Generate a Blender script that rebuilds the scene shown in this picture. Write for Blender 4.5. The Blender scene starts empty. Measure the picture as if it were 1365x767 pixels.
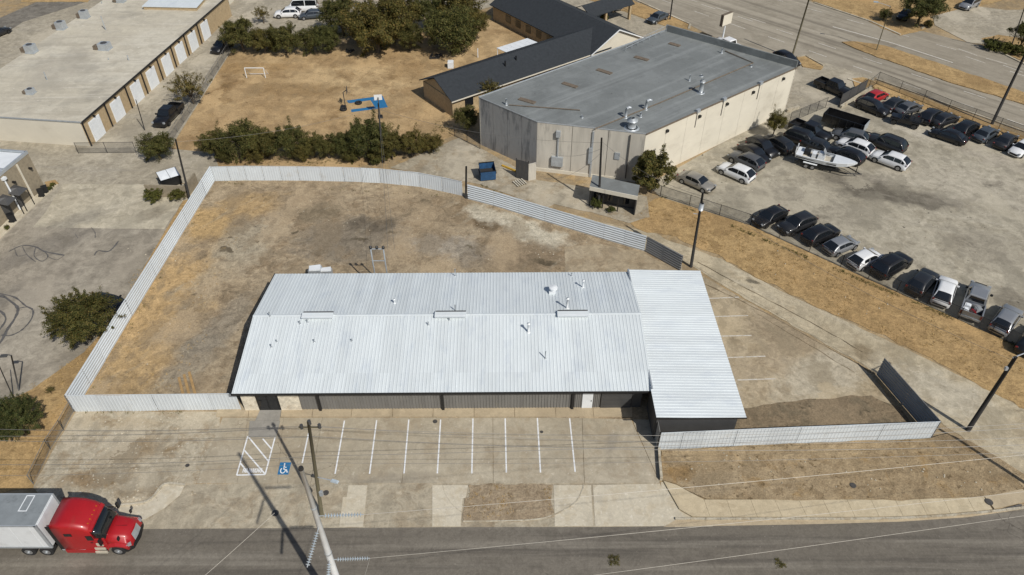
import bpy, bmesh, math, random
from mathutils import Vector, Matrix, noise
from mathutils.geometry import tessellate_polygon
R = math.radians
rnd = random.Random(7)
scene = bpy.context.scene
COL = scene.collection

# ------------------------------------------------------------------ camera
CAM_H, CAM_P, FPX = 50.0, R(41.2), 976.0
cam_d = bpy.data.cameras.new('camera')
cam_d.sensor_width = 36.0
cam_d.lens = 36.0 * FPX / 1365.0
cam_d.clip_start = 0.5
cam_d.clip_end = 6000
cam = bpy.data.objects.new('camera', cam_d)
cam.location = (0, 0, CAM_H)
cam.rotation_euler = (R(90) - CAM_P, 0, 0)
COL.objects.link(cam)
scene.camera = cam

# ------------------------------------------------------------------ world, sun, exposure
SUN_AZ = R(-51.5)          # bearing of the sun, from +X towards +Y
SUN_EL = R(45.5)
w = bpy.data.worlds.new('World')
scene.world = w
w.use_nodes = True
wn = w.node_tree
for n in list(wn.nodes):
    wn.nodes.remove(n)
wo = wn.nodes.new('ShaderNodeOutputWorld')
wb = wn.nodes.new('ShaderNodeBackground')
ws = wn.nodes.new('ShaderNodeTexSky')
ws.sky_type = 'NISHITA'
ws.sun_disc = False
ws.sun_elevation = SUN_EL
ws.sun_rotation = R(90) - SUN_AZ
ws.altitude = 200
ws.air_density = 1.0
ws.dust_density = 1.6
wb.inputs['Strength'].default_value = 0.072
wn.links.new(ws.outputs[0], wb.inputs['Color'])
wn.links.new(wb.outputs[0], wo.inputs['Surface'])
sd = bpy.data.lights.new('sun', 'SUN')
sd.energy = 3.9
sd.angle = R(0.55)
sd.color = (1.0, 0.955, 0.885)
so = bpy.data.objects.new('sun', sd)
tosun = Vector((math.cos(SUN_AZ) * math.cos(SUN_EL), math.sin(SUN_AZ) * math.cos(SUN_EL), math.sin(SUN_EL)))
so.rotation_euler = (-tosun).to_track_quat('-Z', 'Y').to_euler()
so.location = (40, -40, 90)
COL.objects.link(so)
vs = scene.view_settings
vs.view_transform = 'Standard'
vs.look = 'None'
vs.exposure = 0.0
vs.gamma = 1.0
vs.use_curve_mapping = False

# ------------------------------------------------------------------ survey: plan position of a spot seen in the photograph, at height z
_s, _c = math.sin(CAM_P), math.cos(CAM_P)
def G(px, py, z=0.0):
    x = (px - 682.5) / FPX
    y = (383.5 - py) / FPX
    t = (z - CAM_H) / (-_s + y * _c)
    return Vector((x * t, (_c + y * _s) * t, z))

# ------------------------------------------------------------------ materials
def S(r, g, b, k=1.06):
    """base colour whose sunlit look is about the given 8-bit colour"""
    if r > g > b:      # keep the warm tones a little greyer
        q = 1.0 if r - b < 43 else .4
        r, g, b = r, g + .38 * q * (r - g), b + .24 * q * (r - b)
    f = lambda v: ((v / 255 + .055) / 1.055) ** 2.4 if v > 10 else v / 255 / 12.92
    return (f(r) / k, f(g) / k, f(b) / k, 1)
class NT:
    def __init__(s, name):
        s.m = bpy.data.materials.new(name)
        s.m.use_nodes = True
        s.t = s.m.node_tree
        s.b = s.t.nodes['Principled BSDF']
        s.pos = None
    def n(s, typ, **kw):
        x = s.t.nodes.new(typ)
        for k, v in kw.items():
            setattr(x, k, v)
        return x
    def l(s, a, b):
        s.t.links.new(a, b)
    def P(s):
        if s.pos is None:
            s.pos = s.n('ShaderNodeNewGeometry').outputs['Position']
        return s.pos
    def noise(s, vec, scale, detail=5, rough=.6, dist=0):
        x = s.n('ShaderNodeTexNoise')
        x.inputs['Scale'].default_value = scale
        x.inputs['Detail'].default_value = detail
        x.inputs['Roughness'].default_value = rough
        x.inputs['Distortion'].default_value = dist
        s.l(vec, x.inputs['Vector'])
        return x
    def rng(s, v, a, b, c=0, d=1, smooth=True):
        x = s.n('ShaderNodeMapRange')
        x.interpolation_type = 'SMOOTHSTEP' if smooth else 'LINEAR'
        s.l(v, x.inputs[0])
        for i, q in enumerate((a, b, c, d)):
            x.inputs[i + 1].default_value = q
        return x.outputs[0]
    def math(s, op, a, b):
        x = s.n('ShaderNodeMath', operation=op)
        for i, q in enumerate((a, b)):
            if isinstance(q, (int, float)):
                x.inputs[i].default_value = q
            else:
                s.l(q, x.inputs[i])
        return x.outputs[0]
    def mix(s, f, a, b, blend='MIX'):
        x = s.n('ShaderNodeMix', data_type='RGBA', blend_type=blend)
        for i, q in ((0, f), (6, a), (7, b)):
            if isinstance(q, (int, float)):
                x.inputs[i].default_value = q
            elif isinstance(q, tuple):
                x.inputs[i].default_value = q
            else:
                s.l(q, x.inputs[i])
        return x.outputs[2]
    def mapping(s, vec, loc=(0, 0, 0), rot=0, scale=(1, 1, 1), typ='POINT'):
        x = s.n('ShaderNodeMapping', vector_type=typ)
        s.l(vec, x.inputs['Vector'])
        x.inputs['Location'].default_value = loc
        x.inputs['Rotation'].default_value = (0, 0, rot)
        x.inputs['Scale'].default_value = scale
        return x.outputs[0]
    def bump(s, h, strength, dist=.05):
        x = s.n('ShaderNodeBump')
        x.inputs['Strength'].default_value = strength
        x.inputs['Distance'].default_value = dist
        s.l(h, x.inputs['Height'])
        s.l(x.outputs[0], s.b.inputs['Normal'])

def ground(name, a, b, c=None, big=.07, mid=.45, fine=7, stain=None, streaks=(), blobs=(), cracks=None, specks=None, bump=.35, rough=.92, grain=.22, ca=.75, mott=.3, spots=.45, patch=None):
    if patch is None:
        lt = tuple(min(1, x * 1.22) for x in a[:3]) + (1,)
        patch = ((.30, .62, .25, None, .5), (.22, .6, .3, lt, .55), (.8, .72, .2, None, .45))
    k = NT(name)
    p = k.P()
    warp = k.noise(p, .35, 4, .6)
    sub = k.n('ShaderNodeVectorMath', operation='MULTIPLY_ADD')
    k.l(warp.outputs['Color'], sub.inputs[0])
    sub.inputs[1].default_value = (3.2, 3.2, 0)
    k.l(p, sub.inputs[2])
    off = k.n('ShaderNodeVectorMath', operation='ADD')
    k.l(sub.outputs[0], off.inputs[0])
    off.inputs[1].default_value = (-1.6, -1.6, 0)
    wp = off.outputs[0]
    n1 = k.noise(wp, big, 7, .62)
    col = k.mix(k.rng(n1.outputs[0], .36, .64), a, b)
    n2 = k.noise(p, mid, 8, .68)
    if c:
        col = k.mix(k.math('MULTIPLY', k.rng(n2.outputs[0], .48, .60), ca), col, c)
    for (bx, by, rx, ry, rot, bc, st) in blobs:
        q = G(bx, by)
        v = k.mapping(wp, (q.x, q.y, 0), R(rot), (rx, ry, 1e4), 'TEXTURE')
        ln = k.n('ShaderNodeVectorMath', operation='LENGTH')
        k.l(v, ln.inputs[0])
        d = k.math('ADD', ln.outputs['Value'], k.math('MULTIPLY', k.math('SUBTRACT', n2.outputs[0], .5), 1.5))
        col = k.mix(k.rng(d, .45, 1.05, st, 0), col, bc)
    if stain:
        sc, amt, ss, lo = stain
        n4 = k.noise(k.mapping(wp, (13, 7, 0)), ss, 6, .65)
        col = k.mix(k.math('MULTIPLY', k.rng(n4.outputs[0], lo, lo + .16), amt), col, sc)
    for (ang, sl, sw, sc, amt, lo) in streaks:
        v = k.mapping(k.mapping(p, (0, 0, 0), -R(ang)), (3, 5, 0), 0, (sl, sw, 1))
        n5 = k.noise(v, 1.0, 4, .6)
        col = k.mix(k.math('MULTIPLY', k.rng(n5.outputs[0], lo, lo + .2), amt), col, sc)
    if cracks:
        sc, cs, wd, amt = cracks
        vo = k.n('ShaderNodeTexVoronoi', feature='DISTANCE_TO_EDGE')
        vo.inputs['Scale'].default_value = cs
        k.l(wp, vo.inputs['Vector'])
        g = k.math('MULTIPLY', k.rng(vo.outputs['Distance'], 0, wd, 1, 0), k.rng(n1.outputs[0], .5, .62))
        col = k.mix(k.math('MULTIPLY', g, amt), col, sc)
    if specks:
        sc, ss, lo, amt = specks
        n6 = k.noise(p, ss, 3, .5)
        col = k.mix(k.math('MULTIPLY', k.rng(n6.outputs[0], lo, lo + .07), amt), col, sc)
    n3 = k.noise(p, fine, 6, .75)
    n7 = k.noise(k.mapping(wp, (31, 17, 0)), mid * 3.1, 8, .74)
    col = k.mix(1.0, col, k.mixgrey(n7.outputs[0], mott), 'MULTIPLY')
    for (ps, sel, ramp_, pc, pa) in patch:
        vo = k.n('ShaderNodeTexVoronoi', feature='F1')
        vo.inputs['Scale'].default_value = ps
        jw = k.n('ShaderNodeVectorMath', operation='MULTIPLY_ADD')
        k.l(k.noise(p, ps * 3.2, 6, .7).outputs['Color'], jw.inputs[0]); jw.inputs[1].default_value = (.9 / ps, .9 / ps, 0); k.l(k.mapping(p, (ps * 40, 0, 0), .6, (1, .55, 1)), jw.inputs[2])
        k.l(jw.outputs[0], vo.inputs['Vector'])
        sp = k.n('ShaderNodeSeparateColor'); k.l(vo.outputs['Color'], sp.inputs[0])
        on = k.rng(sp.outputs[0], sel, sel + .02, 0, 1)
        rad = k.math('SUBTRACT', vo.outputs['Distance'], k.math('MULTIPLY', sp.outputs[1], .22))
        mk = k.math('MULTIPLY', k.rng(rad, .18, .18 + ramp_, pa, 0), on)
        col = k.mix(mk, col, pc if pc else k.mixcol(a, .62))
    n8 = k.noise(k.mapping(p, (5, 9, 0)), mid * 5.5, 3, .6)
    col = k.mix(k.math('MULTIPLY', k.rng(n8.outputs[0], .635, .70), spots), col, k.mixcol(a, .55))
    col = k.mix(1.0, col, k.mixgrey(n3.outputs[0], grain), 'MULTIPLY')
    k.l(col, k.b.inputs['Base Color'])
    k.b.inputs['Roughness'].default_value = rough
    k.b.inputs['Specular IOR Level'].default_value = .2
    h = k.math('ADD', k.math('MULTIPLY', n2.outputs[0], .8), k.math('MULTIPLY', n3.outputs[0], .5))
    k.bump(h, bump, .12)
    return k.m
def _mg(k, v, amt):
    x = k.n('ShaderNodeCombineColor')
    g = k.rng(v, .3, .7, 1 - amt * 1.35, 1 + amt * .65, False)
    for i in range(3):
        k.l(g, x.inputs[i])
    return x.outputs[0]
NT.mixgrey = _mg
NT.mixcol = lambda k, c, f: tuple(x * f for x in c[:3]) + (1,)

def plain(name, col, rough=.6, metal=0, var=.12, scale=1.5, coat=0, dirt=None, spec=.5, bump=0, objvar=0, stretch=None):
    k = NT(name)
    p = k.P()
    v = k.mapping(p, (0, 0, 0), 0, stretch) if stretch else p
    n = k.noise(v, scale, 6, .65)
    c = k.mix(1.0, col, k.mixgrey(n.outputs[0], var), 'MULTIPLY')
    if dirt:
        dc, ds, lo, amt = dirt
        n2 = k.noise(v, ds, 6, .68)
        c = k.mix(k.math('MULTIPLY', k.rng(n2.outputs[0], lo, lo + .18), amt), c, dc)
    if objvar:
        oi = k.n('ShaderNodeObjectInfo')
        c = k.mix(1.0, c, k.mixgrey(oi.outputs['Random'], objvar), 'MULTIPLY')
    k.l(c, k.b.inputs['Base Color'])
    k.b.inputs['Roughness'].default_value = rough
    k.b.inputs['Metallic'].default_value = metal
    k.b.inputs['Coat Weight'].default_value = coat
    k.b.inputs['Coat Roughness'].default_value = .08
    k.b.inputs['Specular IOR Level'].default_value = spec
    if bump:
        k.bump(n.outputs[0], bump, .03)
    return k.m

# ------------------------------------------------------------------ mesh helpers
MINV = {}
class MB:
    def __init__(s):
        s.v, s.f, s.m = [], [], []
    def face(s, pts, mi=0):
        i = len(s.v)
        s.v += [tuple(p) for p in pts]
        s.f.append(tuple(range(i, i + len(pts))))
        s.m.append(mi)
    def add(s, vs_, fs, mi=0):
        i = len(s.v)
        s.v += [tuple(p) for p in vs_]
        for f in fs:
            s.f.append(tuple(i + q for q in f))
            s.m.append(mi)
    def box(s, c, d, rz=0, mi=0, taper=1.0):
        x, y, z = d[0] / 2, d[1] / 2, d[2] / 2
        ca, sa = math.cos(rz), math.sin(rz)
        o = []
        for zz in (-z, z):
            t = taper if zz > 0 else 1
            for xx, yy in ((-x, -y), (x, -y), (x, y), (-x, y)):
                o.append((c[0] + (xx * ca - yy * sa) * t, c[1] + (xx * sa + yy * ca) * t, c[2] + zz))
        s.add(o, [(3, 2, 1, 0), (4, 5, 6, 7), (0, 1, 5, 4), (1, 2, 6, 5), (2, 3, 7, 6), (3, 0, 4, 7)], mi)
    def prism(s, poly, z0, z1, mi=0, bottom=False):
        poly = [Vector((p[0], p[1], 0)) for p in poly]
        a = sum(p.x * q.y - q.x * p.y for p, q in zip(poly, poly[1:] + poly[:1]))
        if a < 0:
            poly.reverse()
        n = len(poly)
        i = len(s.v)
        s.v += [(p.x, p.y, z0) for p in poly] + [(p.x, p.y, z1) for p in poly]
        for k in range(n):
            j = (k + 1) % n
            s.f.append((i + k, i + j, i + n + j, i + n + k)); s.m.append(mi)
        for t in tessellate_polygon([poly]):
            t = list(t)
            a, b, c = (poly[q] for q in t)
            if (b - a).cross(c - a).z < 0:
                t.reverse()
            s.f.append(tuple(i + n + q for q in t)); s.m.append(mi)
            if bottom:
                s.f.append(tuple(i + q for q in reversed(t))); s.m.append(mi)
    def tube(s, pts, r, n=8, mi=0, caps=True):
        pts = [Vector(p) for p in pts]
        rs = r if isinstance(r, (list, tuple)) else [r] * len(pts)
        i0 = len(s.v)
        for k, p in enumerate(pts):
            d = (pts[min(k + 1, len(pts) - 1)] - pts[max(k - 1, 0)]).normalized()
            u = d.cross(Vector((0, 0, 1)))
            if u.length < 1e-3:
                u = Vector((1, 0, 0))
            u.normalize()
            v = d.cross(u)
            for q in range(n):
                a = 2 * math.pi * q / n
                s.v.append(tuple(p + (u * math.cos(a) + v * math.sin(a)) * rs[k]))
        for k in range(len(pts) - 1):
            for q in range(n):
                a = i0 + k * n + q
                b = i0 + k * n + (q + 1) % n
                s.f.append((a, b, b + n, a + n)); s.m.append(mi)
        if caps:
            s.f.append(tuple(range(i0, i0 + n))); s.m.append(mi)
            s.f.append(tuple(i0 + (len(pts) - 1) * n + q for q in reversed(range(n)))); s.m.append(mi)
    def build(s, name, mat, parent=None, smooth=False, world=True):
        me = bpy.data.meshes.new(name)
        vv = s.v
        if parent is not None and world and parent.name in MINV:
            M = MINV[parent.name]
            vv = [tuple(M @ Vector(p)) for p in vv]
        me.from_pydata(vv, [], s.f)
        for m in (mat if isinstance(mat, (list, tuple)) else [mat]):
            me.materials.append(m)
        if len(me.materials) > 1:
            me.polygons.foreach_set('material_index', s.m)
        if smooth:
            me.polygons.foreach_set('use_smooth', [True] * len(me.polygons))
        bm = bmesh.new(); bm.from_mesh(me)
        bmesh.ops.recalc_face_normals(bm, faces=bm.faces) if getattr(s, 'fixn', False) else None
        bm.to_mesh(me); bm.free()
        me.update()
        return link(name, me, parent)
def link(name, me, parent=None):
    o = bpy.data.objects.new(name, me)
    COL.objects.link(o)
    if parent is not None:
        o.parent = parent
        if parent.name in MINV:
            MINV[o.name] = MINV[parent.name]
    return o
def tag(o, label=None, cat=None, group=None, kind=None):
    if label: o['label'] = label
    if cat: o['category'] = cat
    if group: o['group'] = group
    if kind: o['kind'] = kind
    return o
def thing(name, label, cat, loc, rz=0, group=None):
    o = bpy.data.objects.new(name, None)
    o.empty_display_size = .3
    COL.objects.link(o)
    o.location = loc
    o.rotation_euler = (0, 0, rz)
    MINV[o.name] = (Matrix.Translation(Vector(loc)) @ Matrix.Rotation(rz, 4, 'Z')).inverted()
    return tag(o, label, cat, group)
def clone(root, loc, rz=0, scale=None, label=None, group=None):
    r = root.copy(); COL.objects.link(r)
    r.location = loc; r.rotation_euler = (0, 0, rz)
    if scale: r.scale = scale
    if label: r['label'] = label
    if group: r['group'] = group
    for ch in root.children:
        c = ch.copy(); COL.objects.link(c); c.parent = r
        for g in ch.children:
            d = g.copy(); COL.objects.link(d); d.parent = c
    return r
def dens(poly, step, jit, seed=0):
    """subdivide a plan outline and roughen it"""
    out = []
    for i, p in enumerate(poly):
        q = poly[(i + 1) % len(poly)]
        n = max(1, int((q - p).length / step))
        for k in range(n):
            x = p.lerp(q, k / n)
            nv = noise.noise_vector(Vector((x.x * .7 + seed, x.y * .7, seed * 1.7)))
            n2 = noise.noise_vector(Vector((x.x * 2.3 + seed, x.y * 2.3, 3 + seed)))
            out.append(x + Vector((nv.x + n2.x * .5, nv.y + n2.y * .5, 0)) * jit)
    return out
_zl = [0.0]
def sheet(name, px, mat, z, ragged=0, step=.7, thick=0, kind='structure', parent=None, world=None):
    poly = world if world else [G(*p) for p in px]
    if ragged:
        poly = dens(poly, step, ragged, len(name))
    mb = MB()
    if thick:
        mb.prism(poly, z - thick, z)
    else:
        poly = [Vector((p.x, p.y, z)) for p in poly]
        for t in tessellate_polygon([poly]):
            a, b, c = (poly[q] for q in t)
            mb.face((a, b, c) if (b - a).cross(c - a).z > 0 else (a, c, b))
    o = mb.build(name, mat, parent)
    if parent is None:
        tag(o, kind=kind)
    return o
def ribbon(pts, wd, z, mb):
    """flat strip of width wd along plan points"""
    pts = [Vector((p[0], p[1], 0)) for p in pts]
    L, Q = [], []
    for i, p in enumerate(pts):
        d = (pts[min(i + 1, len(pts) - 1)] - pts[max(i - 1, 0)]).normalized()
        nn = Vector((-d.y, d.x, 0))
        ww = wd[i] if isinstance(wd, (list, tuple)) else wd
        L.append(p + nn * ww / 2); Q.append(p - nn * ww / 2)
    for i in range(len(pts) - 1):
        mb.face([(Q[i].x, Q[i].y, z), (Q[i + 1].x, Q[i + 1].y, z), (L[i + 1].x, L[i + 1].y, z), (L[i].x, L[i].y, z)])
def smoothpath(pts, n=6):
    """Catmull-Rom through plan points"""
    P = [pts[0]] + list(pts) + [pts[-1]]
    out = []
    for i in range(1, len(P) - 2):
        a, b, c, d = P[i - 1], P[i], P[i + 1], P[i + 2]
        for k in range(n):
            t = k / n
            out.append(.5 * ((2 * b) + (c - a) * t + (2 * a - 5 * b + 4 * c - d) * t * t + (3 * b - a - 3 * c + d) * t ** 3))
    out.append(pts[-1])
    return out

# ================================================================== THE SETTING
TAN, PALE, BRN = S(172, 157, 134), S(196, 181, 156), S(140, 122, 98)
ORG, GREY = S(180, 145, 100), S(150, 140, 126)
m_base = ground('dry_earth', S(172, 150, 118), S(160, 138, 106), S(184, 152, 106))
m_lot = ground('lot_concrete', S(186, 170, 146), S(174, 157, 132), S(164, 146, 120), stain=(S(140, 120, 95), .35, .3, .55), cracks=(S(110, 95, 76), .11, .004, .6), specks=(S(205, 192, 170), 2.4, .66, .6), bump=.12, grain=.10, ca=.45, mott=.16, spots=.3, patch=((.25, .66, .3, None, .22), (.9, .8, .15, None, .3)),
    blobs=[(810, 590, 1.0, 1.8, 10, S(150, 138, 122), .6), (640, 630, 6, .8, 0, S(196, 180, 154), .5), (520, 640, 5, .7, 0, S(150, 136, 118), .5)])
m_lotp = ground('pale_concrete', S(208, 194, 170), S(199, 184, 158), S(190, 174, 146), mid=.8, bump=.1, grain=.07, ca=.5, mott=.14, spots=.2, patch=((.25, .66, .3, None, .22), (.9, .8, .15, None, .3)), specks=(S(225, 214, 195), 3, .62, .5))
m_walk = ground('sidewalk_concrete', S(192, 174, 144), S(184, 165, 136), S(178, 160, 132), stain=(S(150, 125, 95), .35, .5, .56), bump=.1, grain=.08, ca=.5, mott=.14, spots=.2, patch=((.25, .66, .3, None, .22), (.9, .8, .15, None, .3)))
m_ramp = ground('grey_ramp_concrete', S(160, 155, 146), S(152, 146, 136), None, bump=.1, grain=.08, mott=.14, spots=.2, patch=((.25, .66, .3, None, .22), (.9, .8, .15, None, .3)))
m_apron = ground('apron_dirt', S(180, 163, 138), S(190, 174, 148), S(166, 148, 122), stain=(S(138, 118, 92), .5, .5, .53), bump=.25, grain=.12, ca=.6)
m_isl = ground('island_dirt', S(168, 147, 120), S(158, 138, 112), S(182, 162, 134), mid=1.2, stain=(S(112, 92, 66), .5, .8, .52), bump=.6, grain=.22)
m_front = ground('rough_front_lot', S(184, 167, 142), S(194, 178, 152), S(166, 146, 118), mid=.7, stain=(S(140, 116, 84), .75, .35, .54), specks=(S(214, 203, 182), 3.2, .64, .8), bump=.4, grain=.14,
    blobs=[(180, 600, 3.2, 1.5, 20, S(150, 126, 94), .7), (120, 640, 3, 1, 10, S(146, 120, 88), .8), (205, 655, 3.5, .8, 0, S(142, 120, 90), .8), (150, 567, 5, .9, 0, S(160, 138, 106), .6)])
m_road = ground('road_asphalt', S(118, 108, 96), S(126, 116, 104), S(108, 98, 88), big=.05, mid=.9, streaks=((0, .05, 1.1, S(94, 86, 78), .75, .48), (0, .03, .8, S(148, 138, 124), .65, .5), (-70, .08, 1.5, S(134, 125, 113), .35, .57)), stain=(S(88, 80, 72), .5, .35, .6),
    specks=(S(158, 148, 134), 5, .68, .6), cracks=(S(72, 64, 58), .2, .006, .75), bump=.2, grain=.12, rough=.85, ca=.5, mott=.16, spots=.2, patch=((.25, .66, .3, None, .22), (.9, .8, .15, None, .3)))
m_verge = ground('verge_dirt', S(170, 146, 112), S(182, 158, 124), S(154, 130, 98), mid=.9, fine=9, stain=(S(178, 138, 82), .55, .6, .55), specks=(S(108, 88, 60), 2.6, .62, .7), bump=.9, grain=.3,
    streaks=((4, .12, 1.4, S(130, 108, 80), .5, .55),), blobs=[(940, 645, 4, 1.2, 12, S(178, 158, 128), .6), (1290, 590, 4, 2, -20, S(140, 118, 90), .6), (905, 630, 2, .9, 20, S(150, 116, 72), .7)])
m_sidew = ground('kerb_walk_concrete', S(205, 189, 158), S(198, 180, 148), S(188, 170, 138), mid=.7, bump=.1, grain=.08, ca=.5, stain=(S(160, 138, 106), .5, .5, .58), mott=.15, spots=.2, patch=((.25, .66, .3, None, .22), (.9, .8, .15, None, .3)))
m_yard = ground('yard_dirt', S(172, 150, 120), S(182, 162, 133), S(152, 130, 102), mid=.42, fine=6, stain=(S(112, 96, 76), .6, .28, .56), specks=(S(92, 78, 60), 1.9, .67, .7), bump=.75, grain=.24,
    streaks=((52, .16, .7, S(178, 162, 136), .5, .56),),
    ca=.85, mott=.36, blobs=[(215, 400, 10, 6.5, 62, S(204, 166, 114), .85), (180, 490, 5, 4, 40, S(198, 162, 112), .8), (270, 300, 4, 5, 62, S(198, 160, 106), .8), (330, 275, 5, 3.5, 20, S(192, 156, 106), .75), (300, 360, 3.2, 8, -22, S(182, 165, 138), .75),
           (330, 320, 4, 5, -30, S(180, 164, 138), .6), (470, 320, 8, 5, 0, S(132, 120, 105), .7), (500, 300, 4, 2, 10, S(108, 92, 76), .7), (590, 280, 9, 3.5, -10, S(140, 118, 90), .5), (600, 330, 6, 2.6, -15, S(172, 160, 144), .7),
           (645, 300, 2.2, 1.2, -35, S(112, 92, 68), .9), (688, 300, 8.5, 2.2, -32, S(214, 200, 174), .95), (715, 318, 4, 2, -38, S(206, 192, 166), .9), (655, 285, 5, 1.3, -28, S(196, 180, 154), .8), (640, 340, 3, 3, 0, S(140, 124, 106), .6),
           (710, 345, 5, 3.2, 10, S(140, 120, 96), .7), (255, 480, 2.5, 6, -15, S(166, 150, 128), .6), (420, 285, 4, 2, 0, S(126, 108, 84), .6), (160, 520, 6, 1.5, 0, S(176, 146, 104), .6), (290, 440, 2.2, 7, -20, S(150, 136, 118), .6)] + [(x, y, a_, b_, r_, S(98, 82, 62), .85) for x, y, a_, b_, r_ in ((305, 318, .6, .3, 20), (302, 334, .9, .45, 10), (348, 322, .5, .3, 0), (392, 310, .7, .3, 30), (480, 322, 1.3, .5, 20), (520, 312, .8, .4, 0), (258, 393, .7, .3, 10), (625, 330, .9, .5, -40), (725, 350, 1.5, .6, -20), (565, 268, .9, .5, 0))])
m_yslab = ground('yard_slab', S(182, 165, 138), S(172, 154, 126), S(160, 140, 112), stain=(S(138, 118, 92), .5, .3, .56), bump=.3, grain=.13)
m_ryard = ground('side_yard_concrete', S(178, 160, 130), S(188, 170, 141), S(164, 145, 116), mid=.5, stain=(S(134, 116, 92), .5, .22, .55), bump=.25, grain=.13,
    streaks=((40, .1, .6, S(190, 173, 146), .45, .55),),
    blobs=[(1100, 500, 7, 3, 30, S(196, 180, 154), .8), (1050, 440, 5, 4, 0, S(152, 133, 108), .6), (970, 520, 1.2, 3, 0, S(190, 174, 150), .6), (1040, 475, 6, 2, 30, S(172, 152, 124), .5)])
m_rdirt = ground('side_yard_dirt', S(140, 121, 96), S(150, 130, 103), S(126, 108, 84), mid=.7, specks=(S(100, 84, 64), 2, .62, .8), bump=.8, grain=.26, stain=(S(116, 98, 76), .5, .5, .53))
m_lane = ground('lane_concrete', S(188, 173, 144), S(198, 183, 154), S(176, 159, 130), mid=.4, stain=(S(140, 122, 98), .45, .3, .57), streaks=((-42, .04, .55, S(200, 187, 164), .6, .53), (-42, .05, .8, S(150, 133, 108), .45, .56)), bump=.25, grain=.13,
    blobs=[(1005, 375, .8, .5, 0, S(104, 92, 76), .9), (1150, 470, 1.5, 1.5, 0, S(128, 110, 84), .7), (1250, 520, 6, 3, -40, S(196, 183, 160), .7)])
m_gold = ground('dry_grass', S(182, 146, 98), S(192, 158, 108), S(164, 132, 88), mid=.55, fine=6, stain=(S(144, 114, 74), .5, .35, .55), specks=(S(140, 114, 74), 2.2, .64, .35), bump=.7, grain=.26, streaks=((-42, .1, .5, S(196, 160, 108), .6, .52),))
m_school = ground('school_yard_grass', S(194, 162, 118), S(184, 150, 106), S(166, 134, 94), mid=.2, fine=5, stain=(S(138, 106, 68), .7, .12, .53), specks=(S(130, 102, 66), 1.2, .65, .6), bump=.8, grain=.24,
    blobs=[(480, 105, 12, 6, 0, S(206, 174, 128), .85), (400, 120, 9, 3, 0, S(146, 114, 74), .6), (330, 90, 10, 2.5, 0, S(166, 130, 84), .6), (560, 95, 6, 5, 0, S(162, 128, 86), .6)])
m_carlot = ground('car_lot_paving', S(172, 160, 138), S(184, 171, 148), S(158, 145, 123), mid=.3, stain=(S(96, 86, 74), .75, .2, .575), specks=(S(74, 66, 56), 1.1, .69, .8), bump=.2, grain=.13,
    streaks=((-22, .06, .45, S(186, 174, 154), .55, .54), (-38, .09, .6, S(124, 113, 98), .5, .57)),
    blobs=[(1200, 262, 10, 2.6, -15, S(98, 88, 76), .85), (1140, 240, 6, 2, -15, S(112, 101, 88), .75), (1290, 250, 14, 6, -20, S(188, 175, 154), .65), (1010, 258, 1.6, 1.6, 0, S(92, 84, 72), .8), (1230, 175, 6, 3, -40, S(198, 186, 166), .7),
           (1085, 275, 8, 4, -30, S(150, 138, 120), .5), (1310, 330, 6, 4, -30, S(142, 130, 113), .5), (1352, 405, 2.5, 2.5, 0, S(110, 99, 84), .7), (1330, 215, 7, 2, -42, S(182, 168, 148), .7)])
HWA = -47
m_hway = ground('highway_concrete', S(156, 143, 125), S(164, 151, 132), S(146, 133, 115), big=.03, mid=.25, streaks=((HWA, .012, .55, S(118, 107, 93), .75, .5), (HWA, .008, .32, S(180, 166, 146), .6, .52), (HWA, .03, 1.6, S(132, 120, 104), .5, .5)), bump=.1, grain=.08, stain=(S(106, 96, 82), .35, .1, .6), mott=.1, spots=.1, patch=())
m_llot = ground('left_lot_paving', S(164, 150, 132), S(176, 163, 144), S(150, 137, 120), mid=.3, stain=(S(116, 104, 90), .55, .14, .57), bump=.2, grain=.11, streaks=((60, .05, .4, S(186, 173, 153), .5, .55),),
    blobs=[(150, 260, 13, 4, 0, S(196, 182, 158), .75), (60, 330, 8, 2.5, 40, S(134, 124, 112), .7), (170, 350, 3, 7, 40, S(142, 130, 114), .6), (185, 345, 1.2, 3, -30, S(104, 94, 82), .7), (200, 300, 2, 1.2, 30, S(110, 98, 82), .7), (10, 420, 4, 6, 0, S(120, 112, 102), .7), (40, 450, 6, 6, 0, S(178, 165, 146), .5)])
m_alley = ground('alley_concrete', S(182, 168, 146), S(172, 157, 134), S(164, 150, 128), stain=(S(140, 128, 110), .4, .2, .57), bump=.2, grain=.1, streaks=((0, .05, .6, S(160, 150, 136), .6, .52),))
m_uslab = ground('upper_slab_concrete', S(202, 188, 162), S(190, 175, 150), S(178, 163, 138), mid=.3, stain=(S(150, 138, 120), .5, .2, .56), bump=.15, grain=.1, streaks=((40, .05, .5, S(214, 201, 178), .5, .54),), blobs=[(90, 300, 6, 2, 40, S(150, 140, 124), .7), (205, 285, 2.5, 1.5, 30, S(140, 126, 106), .7)])
m_pad = ground('pad_concrete', S(180, 165, 142), S(170, 154, 130), S(158, 140, 114), stain=(S(132, 114, 90), .5, .25, .55), bump=.2, grain=.11)
m_dark_asph = ground('old_asphalt', S(124, 115, 104), S(134, 125, 113), S(114, 105, 95), bump=.2, grain=.13, streaks=((-20, .06, .6, S(150, 140, 126), .5, .54),))
m_paint = plain('white_line_paint', S(232, 234, 234), .7, var=.12, scale=4, dirt=(S(180, 165, 142), 5, .57, .8))
m_paintw = plain('worn_line_paint', S(208, 200, 186), .8, var=.2, scale=4, dirt=(S(168, 150, 124), 3, .5, .9))
m_blue = plain('blue_paint', S(40, 112, 160), .7, var=.15, scale=3)
m_tar = plain('tar_seal', S(98, 95, 92), .6, var=.3, scale=4)
m_kerb = ground('kerb_concrete', S(200, 187, 164), S(188, 173, 148), S(170, 153, 126), mid=1, bump=.15, grain=.12)

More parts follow.
